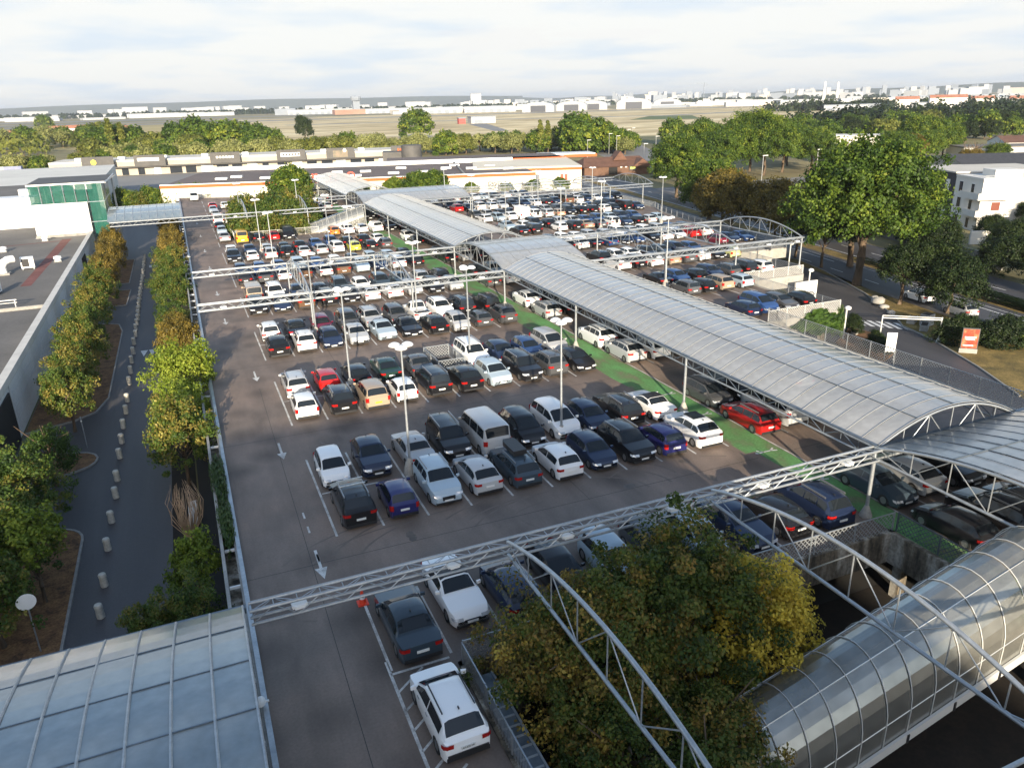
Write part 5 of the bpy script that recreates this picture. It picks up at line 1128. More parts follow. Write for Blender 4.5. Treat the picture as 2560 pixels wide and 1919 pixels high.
tag(MB().poly([(88, 170, GZ-.001), (99, 150, GZ-.001), (104, 168, GZ-.001), (96, 182, GZ-.001)]).build('dry_lawn', M['grass_dry']), kind='structure')

# ------------------------------------------------------------------ trees
def crown_mesh(name, m, rx, rz, nclump, per, leaf, seed, spiky=0.0, rc=.3, low=.0, base=0.0, out=.5, cone=0.0, twist=1.0):
    """leaf quads gathered in clumps through an uneven crown volume; centre of the crown at z = 0"""
    r = np.random.RandomState(seed)
    d = r.normal(size=(nclump, 3)); d /= np.linalg.norm(d, axis=1)[:, None]
    d[:, 2] = np.where(d[:, 2] < -.5+low, -d[:, 2], d[:, 2])
    lob = r.normal(size=(7, 3)); lob /= np.linalg.norm(lob, axis=1)[:, None]
    bulge = 1+.26*np.max(np.clip(d@lob.T, 0, 1)**6, axis=1)-.16+spiky*r.rand(nclump)**3
    rad = (out+(1-out)*r.rand(nclump)**.6)*bulge
    c = d*rad[:, None]*np.array([rx, rx, rz])
    if cone: c[:, :2] *= (1-cone*np.clip((c[:, 2:3]+rz)/(2*rz), 0, 1))
    cr = rx*rc*(.6+.8*r.rand(nclump))
    n = nclump*per; ci = np.repeat(np.arange(nclump), per)
    g = r.normal(size=(n, 3)); gl = np.linalg.norm(g, axis=1)[:, None]; g = g/gl*(r.rand(n, 1)**.42)
    p = c[ci]+g*cr[ci][:, None]*np.array([1, 1, .8])
    nrm = g*.9+d[ci]*.5+r.normal(size=(n, 3))*.75*twist+np.array([0, 0, .45]); nrm /= np.linalg.norm(nrm, axis=1)[:, None]
    t = np.cross(nrm, r.normal(size=(n, 3))); t /= np.linalg.norm(t, axis=1)[:, None]; b = np.cross(nrm, t)
    s = leaf*(.65+.7*r.rand(n))[:, None]
    v = np.empty((n, 4, 3)); v[:, 0] = p-t*s*.5; v[:, 1] = p-b*s*.32; v[:, 2] = p+t*s*.5-nrm*s*.12; v[:, 3] = p+b*s*.32
    me = bpy.data.meshes.new(name); me.vertices.add(n*4); me.vertices.foreach_set('co', v.reshape(-1))
    me.loops.add(n*4); me.loops.foreach_set('vertex_index', np.arange(n*4, dtype=np.int32))
    me.polygons.add(n); me.polygons.foreach_set('loop_start', np.arange(0, n*4, 4, dtype=np.int32)); me.polygons.foreach_set('loop_total', np.full(n, 4, dtype=np.int32))
    me.update(calc_edges=True); me.validate()
    ct = r.rand(nclump); a = me.attributes.new('tint', 'FLOAT', 'FACE'); a.data.foreach_set('value', (ct[ci]*.6+r.rand(n)*.4).astype(np.float32))
    me.materials.append(m); return me
def trunk_mesh(h, r0, spread, seed, n=7):
    q = random.Random(seed); k = MB(); top = h
    k.tube([(0, 0, 0), (.02*h, 0, h*.3), (-.01*h, .02*h, h*.6), (0, 0, top)], r0, 8, rr=[r0*1.25, r0, r0*.75, r0*.3])
    for i in range(n):
        a = 2*PI*i/n+q.uniform(-.4, .4); z0 = h*q.uniform(.35, .75); s = spread*q.uniform(.5, .95)
        k.tube([(0, 0, z0), (s*.45*math.cos(a), s*.45*math.sin(a), z0+h*.18), (s*math.cos(a), s*math.sin(a), z0+h*q.uniform(.25, .5))], r0, 5, rr=[r0*.5, r0*.3, r0*.1])
    return k.mesh('trunk', M['bark'], 50)
def tree(x, y, top, cm, tm, label, s=(1, 1), cz=0, rot=None, group=None, kind='tree', z=GZ, th=1.0):
    """cm: crown mesh centred at 0, placed so that its centre is cz above the base"""
    g = thing(kind, label, 'tree' if kind != 'bush' else 'bush', (x, y, z), R.uniform(0, 6) if rot is None else rot, group)
    c_ = link('crown', cm, g, (0, 0, cz)); c_.scale = (s[0], s[0], s[1])
    if tm is not None:
        t_ = link('trunk', tm, g); t_.scale = (th, th, th)
    return g
LM['fg'] = leaf_mat('foreground_maple_leaves', [(.022, .045, .01), (.07, .11, .016), (.14, .14, .024), (.26, .16, .035), (.48, .38, .07)], [0, .34, .56, .78, 1])
fgA = crown_mesh('crown_maple', LM['fg'], 4.2, 3.6, 250, 160, .17, 11, spiky=.5, rc=.165, out=.35)
fgB = crown_mesh('crown_maple', LM['fg'], 3.8, 4.1, 230, 160, .17, 12, spiky=.5, rc=.165, out=.35)
fgG = crown_mesh('crown_gold', LM['gold'], 2.7, 3.0, 190, 140, .16, 13, spiky=.35, rc=.2)
fgL = crown_mesh('crown_maple', LM['fg'], 3.6, 3.0, 180, 140, .17, 14, spiky=.45, rc=.17, out=.35)
tkA = trunk_mesh(6.2, .2, 3.2, 1); tkB = trunk_mesh(5, .16, 2.4, 2)
tree(11.7, 20.6, 0, fgA, tkA, 'broad autumn maple filling the near pit, left of the gold tree', (.86, .98), 4.1, .3)
tree(15.5, 20.7, 0, fgB, tkA, 'taller green-brown maple between two curved trusses with spiky top shoots', (.92, 1.0), 4.5, 1.2)
tree(18.7, 20.3, 0, fgG, tkB, 'golden yellow tree standing in the near pit beside the dark opening', (1.0, 1.0), 3.9, .8)
tree(12.4, 14.2, 0, fgL, tkB, 'dark maple crown at the bottom edge beside the walkway', (.86, .85), 2.3, 2.1)
tree(14.0, 16.6, 0, fgL, tkB, 'lower maple crown in the pit under the near arched truss', (.7, .8), 2.5, .9)
tree(11.0, 16.9, 0, fgL, tkB, 'green maple crown hanging over the metal walkway', (.74, .85), 2.9, 3.9)
tree(13.4, 12.8, 0, crown_mesh('crown_green', LM['plane'], 2.2, 2.4, 110, 70, .24, 15, spiky=.4, rc=.26), tkB, 'small green tree beside the clear tunnel at the bottom edge', (.8, .9), 2.3)
# street trees
stc = [crown_mesh('crown_street_tree', LM['maple'], 3.0, 3.3, 170, 70, .22, 20+i, spiky=.45, rc=.2, out=.4) for i in range(3)]
rst = crown_mesh('crown_rust', LM['rust'], 3.0, 3.3, 190, 55, .26, 25, spiky=.2, rc=.24)
lim = crown_mesh('crown_lime', LM['lime'], 3.0, 2.6, 160, 70, .24, 27, spiky=.35, rc=.26)
pal = crown_mesh('crown_pale', LM['lime'], 1.6, 1.5, 60, 60, .2, 28, rc=.3)
tks = trunk_mesh(4.6, .13, 2.0, 5)
LT = [(-12.2, 38.0, 1.0, .85, 0, 'autumn street tree at the lower left frame edge'), (-11.8, 42.6, 1.05, .9, 1, 'autumn street tree left, beside the pale leafy sapling'), (-12.3, 48.6, 1.0, .95, 2, 'large autumn street tree in front of the dark wall opening'),
      (-11.9, 56.5, .55, .6, -1, 'dark green shrub against the wall base by the rounded bed'), (-11.7, 66.8, 1.0, 1.0, 0, 'autumn street tree behind the rounded bed'), (-11.8, 73.5, 1.0, .95, 1, 'autumn street tree, second along the long mulch bed'), (-11.9, 80.5, 1.0, 1.05, 2, 'autumn street tree, third along the long mulch bed'),
      (-12.0, 88.0, 1.0, 1.0, 0, 'autumn street tree with yellow tufts along the white wall'), (-12.2, 97.0, 1.0, 1.0, 1, 'autumn street tree near the end of the long bed'), (-12.3, 108.5, .95, 1.0, 2, 'autumn street tree beyond the long bed'), (-12.3, 119, .95, 1.0, 3, 'rusty street tree two before the glass tower'), (-12.2, 130, .95, 1.05, 3, 'rusty street tree one before the glass tower'), (-12.2, 141, .95, 1.1, 3, 'rusty street tree nearest the glass tower')]
LT = [(x+.9, y, sx*(.7 if v >= 0 else 1), sz*(.86 if v >= 0 else 1), v, l) for x, y, sx, sz, v, l in LT]
for x, y, sx, sz, v, l in LT:
    cm = stc[v] if 0 <= v < 3 else (rst if v == 3 else crown_mesh('crown_dark', LM['ivy'], 3.0, 3.3, 150, 55, .26, 31, rc=.24))
    tree(x, y, 0, cm, tks, l, (sx, sz), 3.6*sz+.2)
tree(-9.9, 41.3, 0, pal, tks, 'pale yellow-green sapling at the left edge of the street', (1, 1), 4.1, th=.8)
RT = [(-2.6, 52.6, .92, 1.0, 1, 'autumn tree against the parapet below the yellow-green one'), (-2.5, 79.0, .8, .9, 3, 'rust-tipped tree along the parapet behind the yellow-green one'), (-2.6, 86.5, .75, .8, 0, 'autumn tree along the parapet, second behind the yellow-green one'), (-2.7, 101, .95, .9, 1, 'autumn tree along the parapet in the middle distance'), (-2.7, 109, .9, .95, 2, 'autumn tree along the parapet beside the third girder'), (-2.7, 120, .9, 1.0, 0, 'autumn tree by the parapet near the dark street car'), (-2.7, 131, .9, 1.0, 3, 'rusty tree by the parapet two from the small glazed roof'), (-2.6, 140, .8, 1.0, 3, 'rusty tree by the parapet under the small glazed roof'), (-2.6, 160, .8, 1.0, 3, 'rusty tree by the parapet behind the small glazed roof')]
RT = [(x+.15, y, sx*.84, sz*.92, v, l) for x, y, sx, sz, v, l in RT]
for x, y, sx, sz, v, l in RT: tree(x, y, 0, stc[v] if v < 3 else rst, tks, l, (sx, sz), 3.4*sz+.2)
tree(-1.9, 64.6, 0, lim, tks, 'bright yellow-green tree leaning over the left parapet', (.8, .95), 4.3)
tree(-2.3, 58.5, 0, lim, tks, 'yellow-green lower crown between the lime tree and the autumn one', (.7, .9), 3.0)
tree(-2.2, 37.2, 0, pal, tks, 'small golden sapling between street and parapet near the foreground', (.8, 1.1), 2.7, th=.6)
tree(-4.2, 31.6, 0, stc[1], tks, 'brown shrub poking above the foreground glazed roof, left one', (.42, .55), 2.6, kind='bush', th=.7); tree(-2.5, 31.8, 0, stc[2], tks, 'brown-green shrub above the foreground glazed roof beside the parapet', (.5, .62), 2.8, kind='bush', th=.7)
# ivy on the parapet and on the ramp wall
iv = crown_mesh('ivy_leaves', LM['ivy'], 1.0, 1.0, 60, 50, .16, 41, rc=.4)
for i, (x, y, sx, sy, sz, z, l) in enumerate([(-.45, 44.2, .5, 3.6, .6, .15, 'green ivy strand hanging over the left parapet, farther part'), (-.4, 38.8, .45, 2.8, .55, .1, 'green ivy strand over the left parapet, nearer part')]):
    o = link('ivy', iv, None, (x, y, z)); o.scale = (sx, sy, sz); tag(o, l, 'ivy')
o = link('ivy', crown_mesh('ivy_leaves', LM['ivy'], 1.0, 1.0, 150, 26, .3, 42, rc=.3, spiky=.3), None, (57.2, 56.1, -1.1)); o.scale = (2.9, .7, 1.3); tag(o, 'thick dark ivy covering the wall under the corner lattice fence', 'ivy')
o = link('ivy', iv, None, (60.2, 56.3, -1.4)); o.scale = (.5, .6, 1.9); tag(o, 'ivy column hanging down the deck corner beside the globe lamp', 'ivy')
# far pit trees: dense dark hedge-like group
fpc = [crown_mesh('crown_far_pit', LM['maple'], 3.6, 3.2, 150, 45, .42, 50+i, spiky=.2, rc=.28) for i in range(2)]
for i, (x, y, s, h) in enumerate([(10.2, 141, .85, 5.2), (14.2, 140.5, .9, 5.4), (18.0, 141, .85, 5.0), (20.9, 144, .75, 5.4), (10.5, 147.5, .95, 6.0), (15.5, 148, 1.0, 6.3), (20.0, 150, .9, 6.4), (11, 155, .95, 6.6), (16.5, 156, 1.0, 7.0), (21.5, 157.5, .95, 7.4)]):
    tree(x, y, 0, fpc[i % 2], tks, 'dense autumn tree in the far pit, %s row, %s from left' % (('front', 'second', 'back')[0 if i < 4 else 1 if i < 7 else 2], NTH[i if i < 4 else i-4 if i < 7 else i-7]), (s, s*1.1), h-1.2)
dkc = crown_mesh('crown_round_green', LM['plane'], 4.6, 4.6, 210, 50, .5, 61, rc=.24)
tree(25.2, 195, 0, dkc, trunk_mesh(7, .2, 2.5, 6), 'dark round tree in front of the store beside the canopy end', (1.12, 1.1), 6.4)
for i, (x, y, s, l) in enumerate([(50.5, 196, .62, 'small tree before the store wall right of the canopy'), (56, 193.5, .78, 'pair of small trees before the store wall, left one'), (60.5, 192, .8, 'pair of small trees before the store wall, right one'), (43, 199, .5, 'little tree peeping over the canopy end at the store'), (7.5, 214.5, .45, 'shrub against the left part of the store wall'), (78, 186, .4, 'low shrub behind the far fence of the right field'), (84, 183, .45, 'low shrub by the store corner'), (69, 188, .42, 'low shrub behind the far fence, middle'), (90, 179, .5, 'shrub at the foot of the steel silo')]):
    tree(x, y, 0, dkc, tks, l, (s, s*.9), 4.6*s+1.6)
for i in range(7): tree(-12.5+3.0*i, 216+R.uniform(-2, 2), 0, fpc[i % 2] if i % 2 else dkc, None, 'green shrub in the clump between the glass tower and the store, %s from left' % NTH[i], (.72, .85), 2.6, kind='bush')
# big trees on the right
big = crown_mesh('crown_plane', LM['plane'], 8.2, 7.8, 520, 90, .38, 71, rc=.15, spiky=.22, out=.42)
big2 = crown_mesh('crown_plane', LM['plane'], 7.2, 6.2, 380, 75, .42, 72, rc=.16, spiky=.25, out=.42)
drk = crown_mesh('crown_dark', LM['dark'], 5.0, 4.6, 280, 60, .34, 73, rc=.2, spiky=.25)
rus = crown_mesh('crown_rust', LM['rust'], 4.6, 4.2, 260, 60, .34, 74, rc=.19, spiky=.25)
tkp = trunk_mesh(13, .55, 5.5, 8, 9)
tree(82.3, 74.9, 0, big, tkp, 'huge green plane tree with lit orange trunk beside the main road', (1.06, 1.12), 10.9, rot=4.4)
tree(91, 84.5, 0, big2, tkp, 'tall green plane tree merging behind the huge one', (1.0, 1.0), 9.5, rot=2.0, th=.8)
for x, y, cm, s, cz, l in [(86.9, 86, drk, 1.0, 6.6, 'dark tree with thin trunk on the verge left of the huge plane'), (79.0, 65.0, drk, .62, 4.8, 'dark low tree on the verge right of the huge plane'), (80.6, 59.6, drk, .72, 3.5, 'dark dense conifer-like tree right of the boulders'), (84.0, 65.0, drk, .72, 4.2, 'dark tree between the huge plane and the conifer'), (89.2, 94, rus, 1.0, 6.2, 'rust-brown tree behind the girder end by the road'),
      (93.5, 104, rus, 1.15, 6.4, 'golden brown tree left of the huge plane, nearest of three'), (91.5, 113, rus, 1.15, 6.4, 'golden brown tree, second of three left of the plane'), (95.5, 121, rus, 1.2, 6.6, 'golden brown tree, farthest of three left of the plane')]:
    tree(x, y, 0, cm, trunk_mesh(5.5, .22, 2.4, int(x*7)), l, (s, s), cz)
tree(102.6, 134.3, 0, big2, tkp, 'round bright green tree right of the far field fence, nearer one', (.92, .98), 6.4, th=.7)
tree(118.5, 169, 0, big, tkp, 'large bright green tree at the right end of the far field, taller one', (1.0, 1.0), 8.3, th=.8)
for i, (x, y, s, cz) in enumerate([(150, 196, 1.05, 8.5), (162, 203, 1.15, 9.4), (174, 201, 1.2, 10.2), (186, 206, 1.1, 9.0), (141, 200, .8, 6), (158, 212, 1.1, 10), (180, 215, 1.2, 11), (194, 200, .9, 7.5), (202, 210, 1.0, 8)]):
    tree(x, y, 0, (big2, rus, big, drk)[i % 4] if i % 4 != 1 and i % 4 != 3 else big2, tkp, 'tall dark green tree in the clump beyond the cross street, %s of nine' % NTH[i], (s, s), cz, th=.8)
GB = [(108, 84, .9, 3.6, drk), (113, 92, .8, 3.4, drk), (119, 80, .8, 3.4, drk), (104, 70, .9, 3.4, drk), (99.5, 60, .7, 2.6, drk), (111, 66, 1.0, 4, drk), (126, 88, .7, 3, drk), (138, 88, .75, 4, drk), (150, 98, .9, 4.6, drk), (129, 72, .8, 3.6, drk), (103, 96, 1.0, 4.6, drk), (108, 104, 1.1, 5, drk), (117, 100, 1.0, 4.4, drk), (141, 92, .6, 5.2, drk)]
for i, (x, y, s, cz, cm) in enumerate(GB):
    s *= .8; cz *= .72
    tree(x, y, 0, cm, None, 'dark bush in the gardens around the white apartment house, %s of fourteen' % NTH[i], (s, s), cz, kind='bush')
for i, (x, y, s, cz, cm) in enumerate([(218, 190, .9, 7, big2), (232, 196, .9, 7, rus), (243, 200, .85, 6.5, big2), (254, 210, 1.25, 8.5, big2), (268, 212, .9, 7.5, big2), (236, 178, .6, 4, rus), (248, 184, .55, 3.5, rus), (262, 186, .6, 3.4, big2), (205, 225, .9, 8, rus), (214, 236, .95, 8, big2)]):
    tree(x, y, 0, cm, tkp, 'tree behind the white apartment house roofs, %s from left' % NTH[i], (s, s), cz, th=.6)
for i, (x, y, sx, sy, sz) in enumerate([(71.5, 51.2, .55, .35, .42), (74.5, 48.6, .6, .4, .45), (77.3, 46.6, .5, .4, .38)]):
    o = link('hedge', drk if i < 2 else dkc, None, (x, y, GZ+1.0)); o.scale = (sx, sy, sz); o.rotation_euler = (0, 0, -.5); tag(o, ('dark rounded hedge behind the red poster, left end', 'dark rounded hedge right of the red poster', 'lighter green hedge end at the right frame edge')[i], 'hedge')
for x, y, s, l in ((62.3, 53.4, .2, 'small dark shrub at the foot of the height barrier'), (64.8, 58.6, .22, 'round dark bush in the mulch by the crossing'), (61.5, 51.6, .18, 'low shrub behind the notice panel')):
    o = link('bush', drk, None, (x, y, GZ+.9)); o.scale = (s, s, s*1.2); tag(o, l, 'bush')
md = link('median_shrubs', drk, None, (*rd(38, 3.7), GZ+.5)); md.scale = (.22, 5.0, .16); md.rotation_euler = (0, 0, math.atan2(d0.y, d0.x)+PI/2); tag(md, kind='stuff', label='low dark shrubs along the road median', cat='shrubs')

# tree belt behind the shops
wil = [crown_mesh('crown_willow', LM['willow'], 7.5, 5.5, 130, 30, 1.1, 80+i, rc=.24) for i in range(2)] + [crown_mesh('crown_olive', LM['olive'], 7, 6, 130, 30, 1.1, 84, rc=.24), crown_mesh('crown_green_far', LM['plane'], 7.5, 7.5, 150, 32, 1.1, 85, rc=.22)]
pop = crown_mesh('crown_poplar', LM['olive'], 3.2, 11, 120, 26, 1.1, 88, rc=.3, cone=.55)
tkf = trunk_mesh(8, .35, 4, 9, 5)
q = random.Random(5)
def belt(x, y, v, s, grp, lab_): return tree(x, y, 0, v, tkf, lab_, (s, s*q.uniform(.9, 1.15)), 4.5*s+q.uniform(.5, 1.5), group=grp)
G1 = 'trees in the belt behind the shops'
for x in range(-95, 215, 9):
    for j, dy in enumerate((388, 402, 418)):
        y = dy+q.uniform(-5, 5) - max(0, x-90)*.35; xx = x+q.uniform(-4, 4)
        belt(xx, y, wil[q.choice((0, 1, 1, 2, 0, 3))], q.uniform(.62, .92)*(.72 if x < -30 else 1), G1, 'pale bushy tree in the long belt behind the shops')
G2 = 'taller trees behind the belt on the left'
for x, y, s, v in [(-33, 466, 1.1, 3), (32, 470, 1.35, 3), (41, 450, 1.2, 3), (52, 458, 1.1, 3), (-30, 455, 1.45, 3), (-18, 460, 1.4, 3), (-8, 452, 1.2, 2), (4, 462, 1.35, 3), (14, 456, 1.6, 3), (26, 452, 1.5, 3), (37, 462, 1.4, 3), (46, 458, 1.3, 3), (-36, 440, 1.1, 2), (-12, 440, 1.1, 2), (10, 440, 1.1, 2)]:
    belt(x, y, wil[v], s*.95, G2, 'tall bright green tree rising behind the belt on the left')
for x, y, s in ((-27, 448, .95), (-22, 452, .85), (166, 352, .7), (171, 354, .68)): tree(x, y, 0, pop, tkf, 'slim poplar %s' % ('among the tall trees on the left' if x < 0 else 'left of the orange totem'), (s, s), 11*s, group='slim poplars')
for i, (x, y, s) in enumerate([(176, 330, 1.25), (186, 335, 1.35), (181, 345, 1.3), (193, 330, 1.0)]): belt(x, y, wil[3], s, None, 'tall dense green tree left of the orange totem, %s from left' % NTH[i])
tree(165, 560, 0, wil[3], tkf, 'lone dark round tree rising behind the middle of the belt', (1.6, 1.5), 9); tree(92, 600, 0, drk, tkf, 'dark pine behind the belt left of centre', (1.3, 2.0), 9)
G3 = 'young trees round the forecourt beyond the restaurant'
for i in range(46):
    x = q.uniform(178, 300); y = q.uniform(262, 392)
    if abs((x-172)-(y-240)*.5) < 17: continue
    belt(x, y, wil[q.choice((0, 2, 3, 3))], q.uniform(.5, .8), G3, 'yellow-green tree among the street lamps beyond the restaurant')
G4 = 'trees on the right before the airfield'
for i in range(60):
    x = q.uniform(250, 480); y = 250+q.uniform(0, 120)+(x-250)*.18
    belt(x, y, wil[q.choice((2, 3, 3))] if i % 3 else drk, q.uniform(.7, 1.05)*(1 if i % 3 else 1.3), G4, 'dark green tree in the wood on the right before the airfield')
# village trees
for i in range(34): belt(q.uniform(-190, -30), q.uniform(640, 800), wil[q.choice((2, 3, 0))], q.uniform(.9, 1.3), 'trees in the distant village', 'tree between the distant red-roofed houses at left')
tree(-158, 1300, 0, wil[3], tkf, 'lone large tree behind the distant village', (1.7, 1.6), 9)
# far-off wood: one mass
def wood(name, label, pts, n, h, m, seed, leaf=2.2):
    r = np.random.RandomState(seed); P = []
    for _ in range(n):
        i = r.randint(len(pts)-1); t = r.rand(); a, b = pts[i], pts[i+1]
        P.append((a[0]+(b[0]-a[0])*t+r.normal()*a[2], a[1]+(b[1]-a[1])*t+r.normal()*a[2]))
    c = np.array(P); per = 70; nn = len(c)*per; ci = np.repeat(np.arange(len(c)), per)
    g = r.normal(size=(nn, 3)); g /= np.linalg.norm(g, axis=1)[:, None]; g[:, 2] = np.abs(g[:, 2]); sz = (h*(.7+.5*r.rand(len(c))))[ci][:, None]
    p = np.concatenate([c[ci], np.full((nn, 1), GZ)], 1)+g*np.concatenate([sz*.6, sz*.6, sz], 1)*(.75+.3*r.rand(nn, 1))
    nrm = g+r.normal(size=(nn, 3))*.5; nrm /= np.linalg.norm(nrm, axis=1)[:, None]; t = np.cross(nrm, r.normal(size=(nn, 3))); t /= np.linalg.norm(t, axis=1)[:, None]; b = np.cross(nrm, t); s = leaf*(.6+.8*r.rand(nn, 1))
    v = np.stack([p-t*s*.5, p-b*s*.4, p+t*s*.5, p+b*s*.4], 1)
    me = bpy.data.meshes.new(name); me.vertices.add(nn*4); me.vertices.foreach_set('co', v.reshape(-1)); me.loops.add(nn*4); me.loops.foreach_set('vertex_index', np.arange(nn*4, dtype=np.int32))
    me.polygons.add(nn); me.polygons.foreach_set('loop_start', np.arange(0, nn*4, 4, dtype=np.int32)); me.polygons.foreach_set('loop_total', np.full(nn, 4, dtype=np.int32)); me.update(calc_edges=True); me.validate()
    a = me.attributes.new('tint', 'FLOAT', 'FACE'); a.data.foreach_set('value', (r.rand(len(c))[ci]*.6+r.rand(nn)*.4).astype(np.float32)); me.materials.append(m)
    return tag(link(name, me), label, 'wood', kind='stuff')
wood('far_wood', 'dark wood along the near edge of the airfield on the right', [(395, 400, 16), (520, 470, 22), (600, 455, 25), (760, 420, 40)], 330, 13, LM['dark'], 3, 2.4)
wood('far_wood', 'dark trees beyond the airfield on the right', [(840, 950, 12), (930, 900, 10), (1130, 980, 14), (1150, 830, 60), (900, 600, 60)], 220, 14, LM['dark'], 4, 3.6)
wood('far_wood', 'distant woods on the left horizon', [(-600, 3600, 60), (0, 3300, 60), (420, 3100, 50)], 260, 16, LM['dark'], 5, 9)
wood('far_wood', 'tree rows in the distant city', [(700, 3000, 120), (1800, 2900, 160), (2600, 2500, 200)], 420, 14, LM['dark'], 6, 9)
wood('far_wood', 'village trees at the far left edge', [(-230, 700, 40), (-180, 620, 30), (-120, 600, 25)], 60, 12, LM['olive'], 7, 2.6)

# ------------------------------------------------------------------ airfield and city
dryg = noisy('airfield_grass', [(.34, .26, .13), (.54, .43, .23), (.68, .58, .36)], .006, .95, second=(.04, .2), stretch=(1, 3, 1), pos=[.36, .5, .62])
struct('airfield_grass', MB().poly([(60, 560, GZ-.015), (215, 560, GZ-.015), (281, 470, GZ-.015), (393, 425, GZ-.015), (700, 440, GZ-.015), (1300, 900, GZ-.015), (1400, 1750, GZ-.015), (150, 1900, GZ-.015), (60, 900, GZ-.015)]), dryg)
struct('airfield_field', MB().poly([(-420, 620, GZ-.014), (50, 620, GZ-.014), (60, 1500, GZ-.014), (-420, 1500, GZ-.014)]), noisy('ochre_field', [(.3, .24, .09), (.42, .34, .14)], .006, .95))
k = MB()
for P_ in ([(-1200, 1650), (200, 1500), (1500, 1350), (1500, 1420), (200, 1600), (-1200, 1800)], [(-1200, 1950), (300, 1750), (300, 1830), (-1200, 2150)], [(520, 1010), (640, 930), (1300, 1180), (1290, 1215), (640, 960), (530, 1050)], [(150, 1120), (520, 1010), (530, 1040), (150, 1160)], [(322, 880), (345, 880), (272, 640), (262, 650)], [(-1400, 2300), (500, 2150), (500, 2300), (-1400, 2600)]):
    k.poly([(x, y, GZ-.006) for x, y in P_])
struct('runway', k, M['road_far'])
struct('green_patch', MB().poly([(500, 815, GZ-.008), (560, 760, GZ-.008), (660, 915, GZ-.008), (610, 945, GZ-.008)]), noisy('airfield_green', [(.05, .09, .02), (.1, .14, .04)], .02, .95))
pale = noisy('pale_building', [(.28, .31, .35), (.46, .46, .46)], .01, .8); greyb = noisy('grey_building', [(.16, .19, .24), (.3, .33, .37)], .01, .8)
def shed(x, y, w, d, h, label, m=None, r=0.0, name='industrial_shed', cat='building', extra=None, group=None):
    g = thing(name, label, cat, (x, y, GZ), r, group); MB().box(-w/2, w/2, 0, d, 0, h).build('wall', m or pale, g); MB().box(-w/2-.5, w/2+.5, -.5, d+.5, h, h+1).build('roof', greyb, g)
    for i in range(int(w//18)): MB().box(-w/2+4+18*i, -w/2+14+18*i, -.3, 0, 0, h*.55).build('door', greyb, g)
    return g
shed(430, 2420, 200, 60, 13, 'long pale shed left of the control tower', pale, -.15); shed(330, 2480, 60, 50, 17, 'grey block at the left end of the airfield sheds', greyb, -.15)
shed(560, 2160, 150, 60, 12, 'white shed right of the control tower', pale, -.2); shed(590, 1830, 110, 50, 13, 'bright white hangar block in the middle distance', pale, -.3); shed(700, 1760, 120, 50, 13, 'second bright white block right of the first', pale, -.35)
shed(346, 892, 30, 18, 7, 'low white shed on the dry grass behind the tree belt', pale, -.1); shed(322, 900, 8, 8, 6, 'small red-topped shed on the dry grass', mat('airfield_red', (.4, .06, .05), .6), -.1)
g = thing('control_tower', 'airfield control tower over a low arched hall', 'tower', (478, 2180, GZ)); MB().box(-9, 9, -6, 6, 0, 34).build('shaft', greyb, g); MB().lathe([(13, 34), (15, 41), (14, 45), (2, 46)], 10).build('cab', greyb, g); MB().box(-60, 100, -8, 30, 0, 12).build('hall', noisy('rust_hall', [(.3, .14, .1), (.4, .22, .16)], .02), g)
for i, (x, y, s) in enumerate([(730, 1560, 1), (830, 1600, 1), (905, 1640, 1), (985, 1590, 1.15), (1150, 1700, 1)]):
    g = thing('hangar', 'arched airfield hangar, %s from left' % NTH[i], 'hangar', (x, y, GZ), -.55); g.scale = (s, s, s); k = MB(); n = 10
    for j in range(n):
        a, b = PI*j/n, PI*(j+1)/n; k.quad((-34*math.cos(a), 0, 11+9*math.sin(a)), (-34*math.cos(b), 0, 11+9*math.sin(b)), (-34*math.cos(b), 60, 11+9*math.sin(b)), (-34*math.cos(a), 60, 11+9*math.sin(a)))
    k.poly([(-34*math.cos(PI*j/n), 0, 11+9*math.sin(PI*j/n)) for j in range(n+1)]); k.build('roof', pale, g); MB().box(-34, 34, 0, 60, 0, 11).build('wall', pale, g); MB().box(-16, 16, -.6, 0, 0, 13).build('door', mat('hangar_door', (.03, .035, .05), .5), g)
for i in range(3):
    g = thing('parked_aircraft', 'white delta-winged aircraft beyond the airfield, %s' % NTH[i], 'aircraft', (1400+60*i, 1950+40*i, GZ), -.5)
    MB().tube([(-30, 0, 4), (-10, 0, 5), (20, 0, 5), (32, 0, 5)], 2, 8, rr=[.3, 2, 2, .4]).build('fuselage', M['lamp_white'], g); MB().prism([(-14, 0), (22, -13), (26, 0), (22, 13)], 3.6, 4.4).build('wing', M['lamp_white'], g); MB().prism([(20, -.3), (30, -.3), (30, .3), (20, .3)], 5, 12).build('tail_fin', M['lamp_white'], g)
shed(925, 900, 120, 26, 7, 'long low grey shed at the right edge of the dry grass', greyb, -.62); shed(990, 800, 70, 22, 8, 'pale shed beside the red-roofed hospital-like block', pale, -.7); shed(900, 880, 60, 24, 7, 'low roofed shed left of the long grey one', pale, -.6)
for i, (x, y, w, d, h) in enumerate([(950, 840, 30, 14, 13), (975, 805, 46, 15, 14), (1090, 830, 30, 14, 11), (1130, 800, 28, 14, 10)]): small_house(x, y, -.75, w, d, h, 'cream block with red tiled roof beyond the airfield at right, %s from left' % NTH[i], 'tile_red', rh=4)
q = random.Random(9)
bm = []
for i in range(6):
    k = MB().box(-.5, .5, -.5, .5, 0, 1)
    bm.append(k.mesh('city_block', [pale, greyb, noisy('tan_building', [(.5, .46, .4), (.62, .58, .52)], .01, .8), pale, pale, greyb][i]))
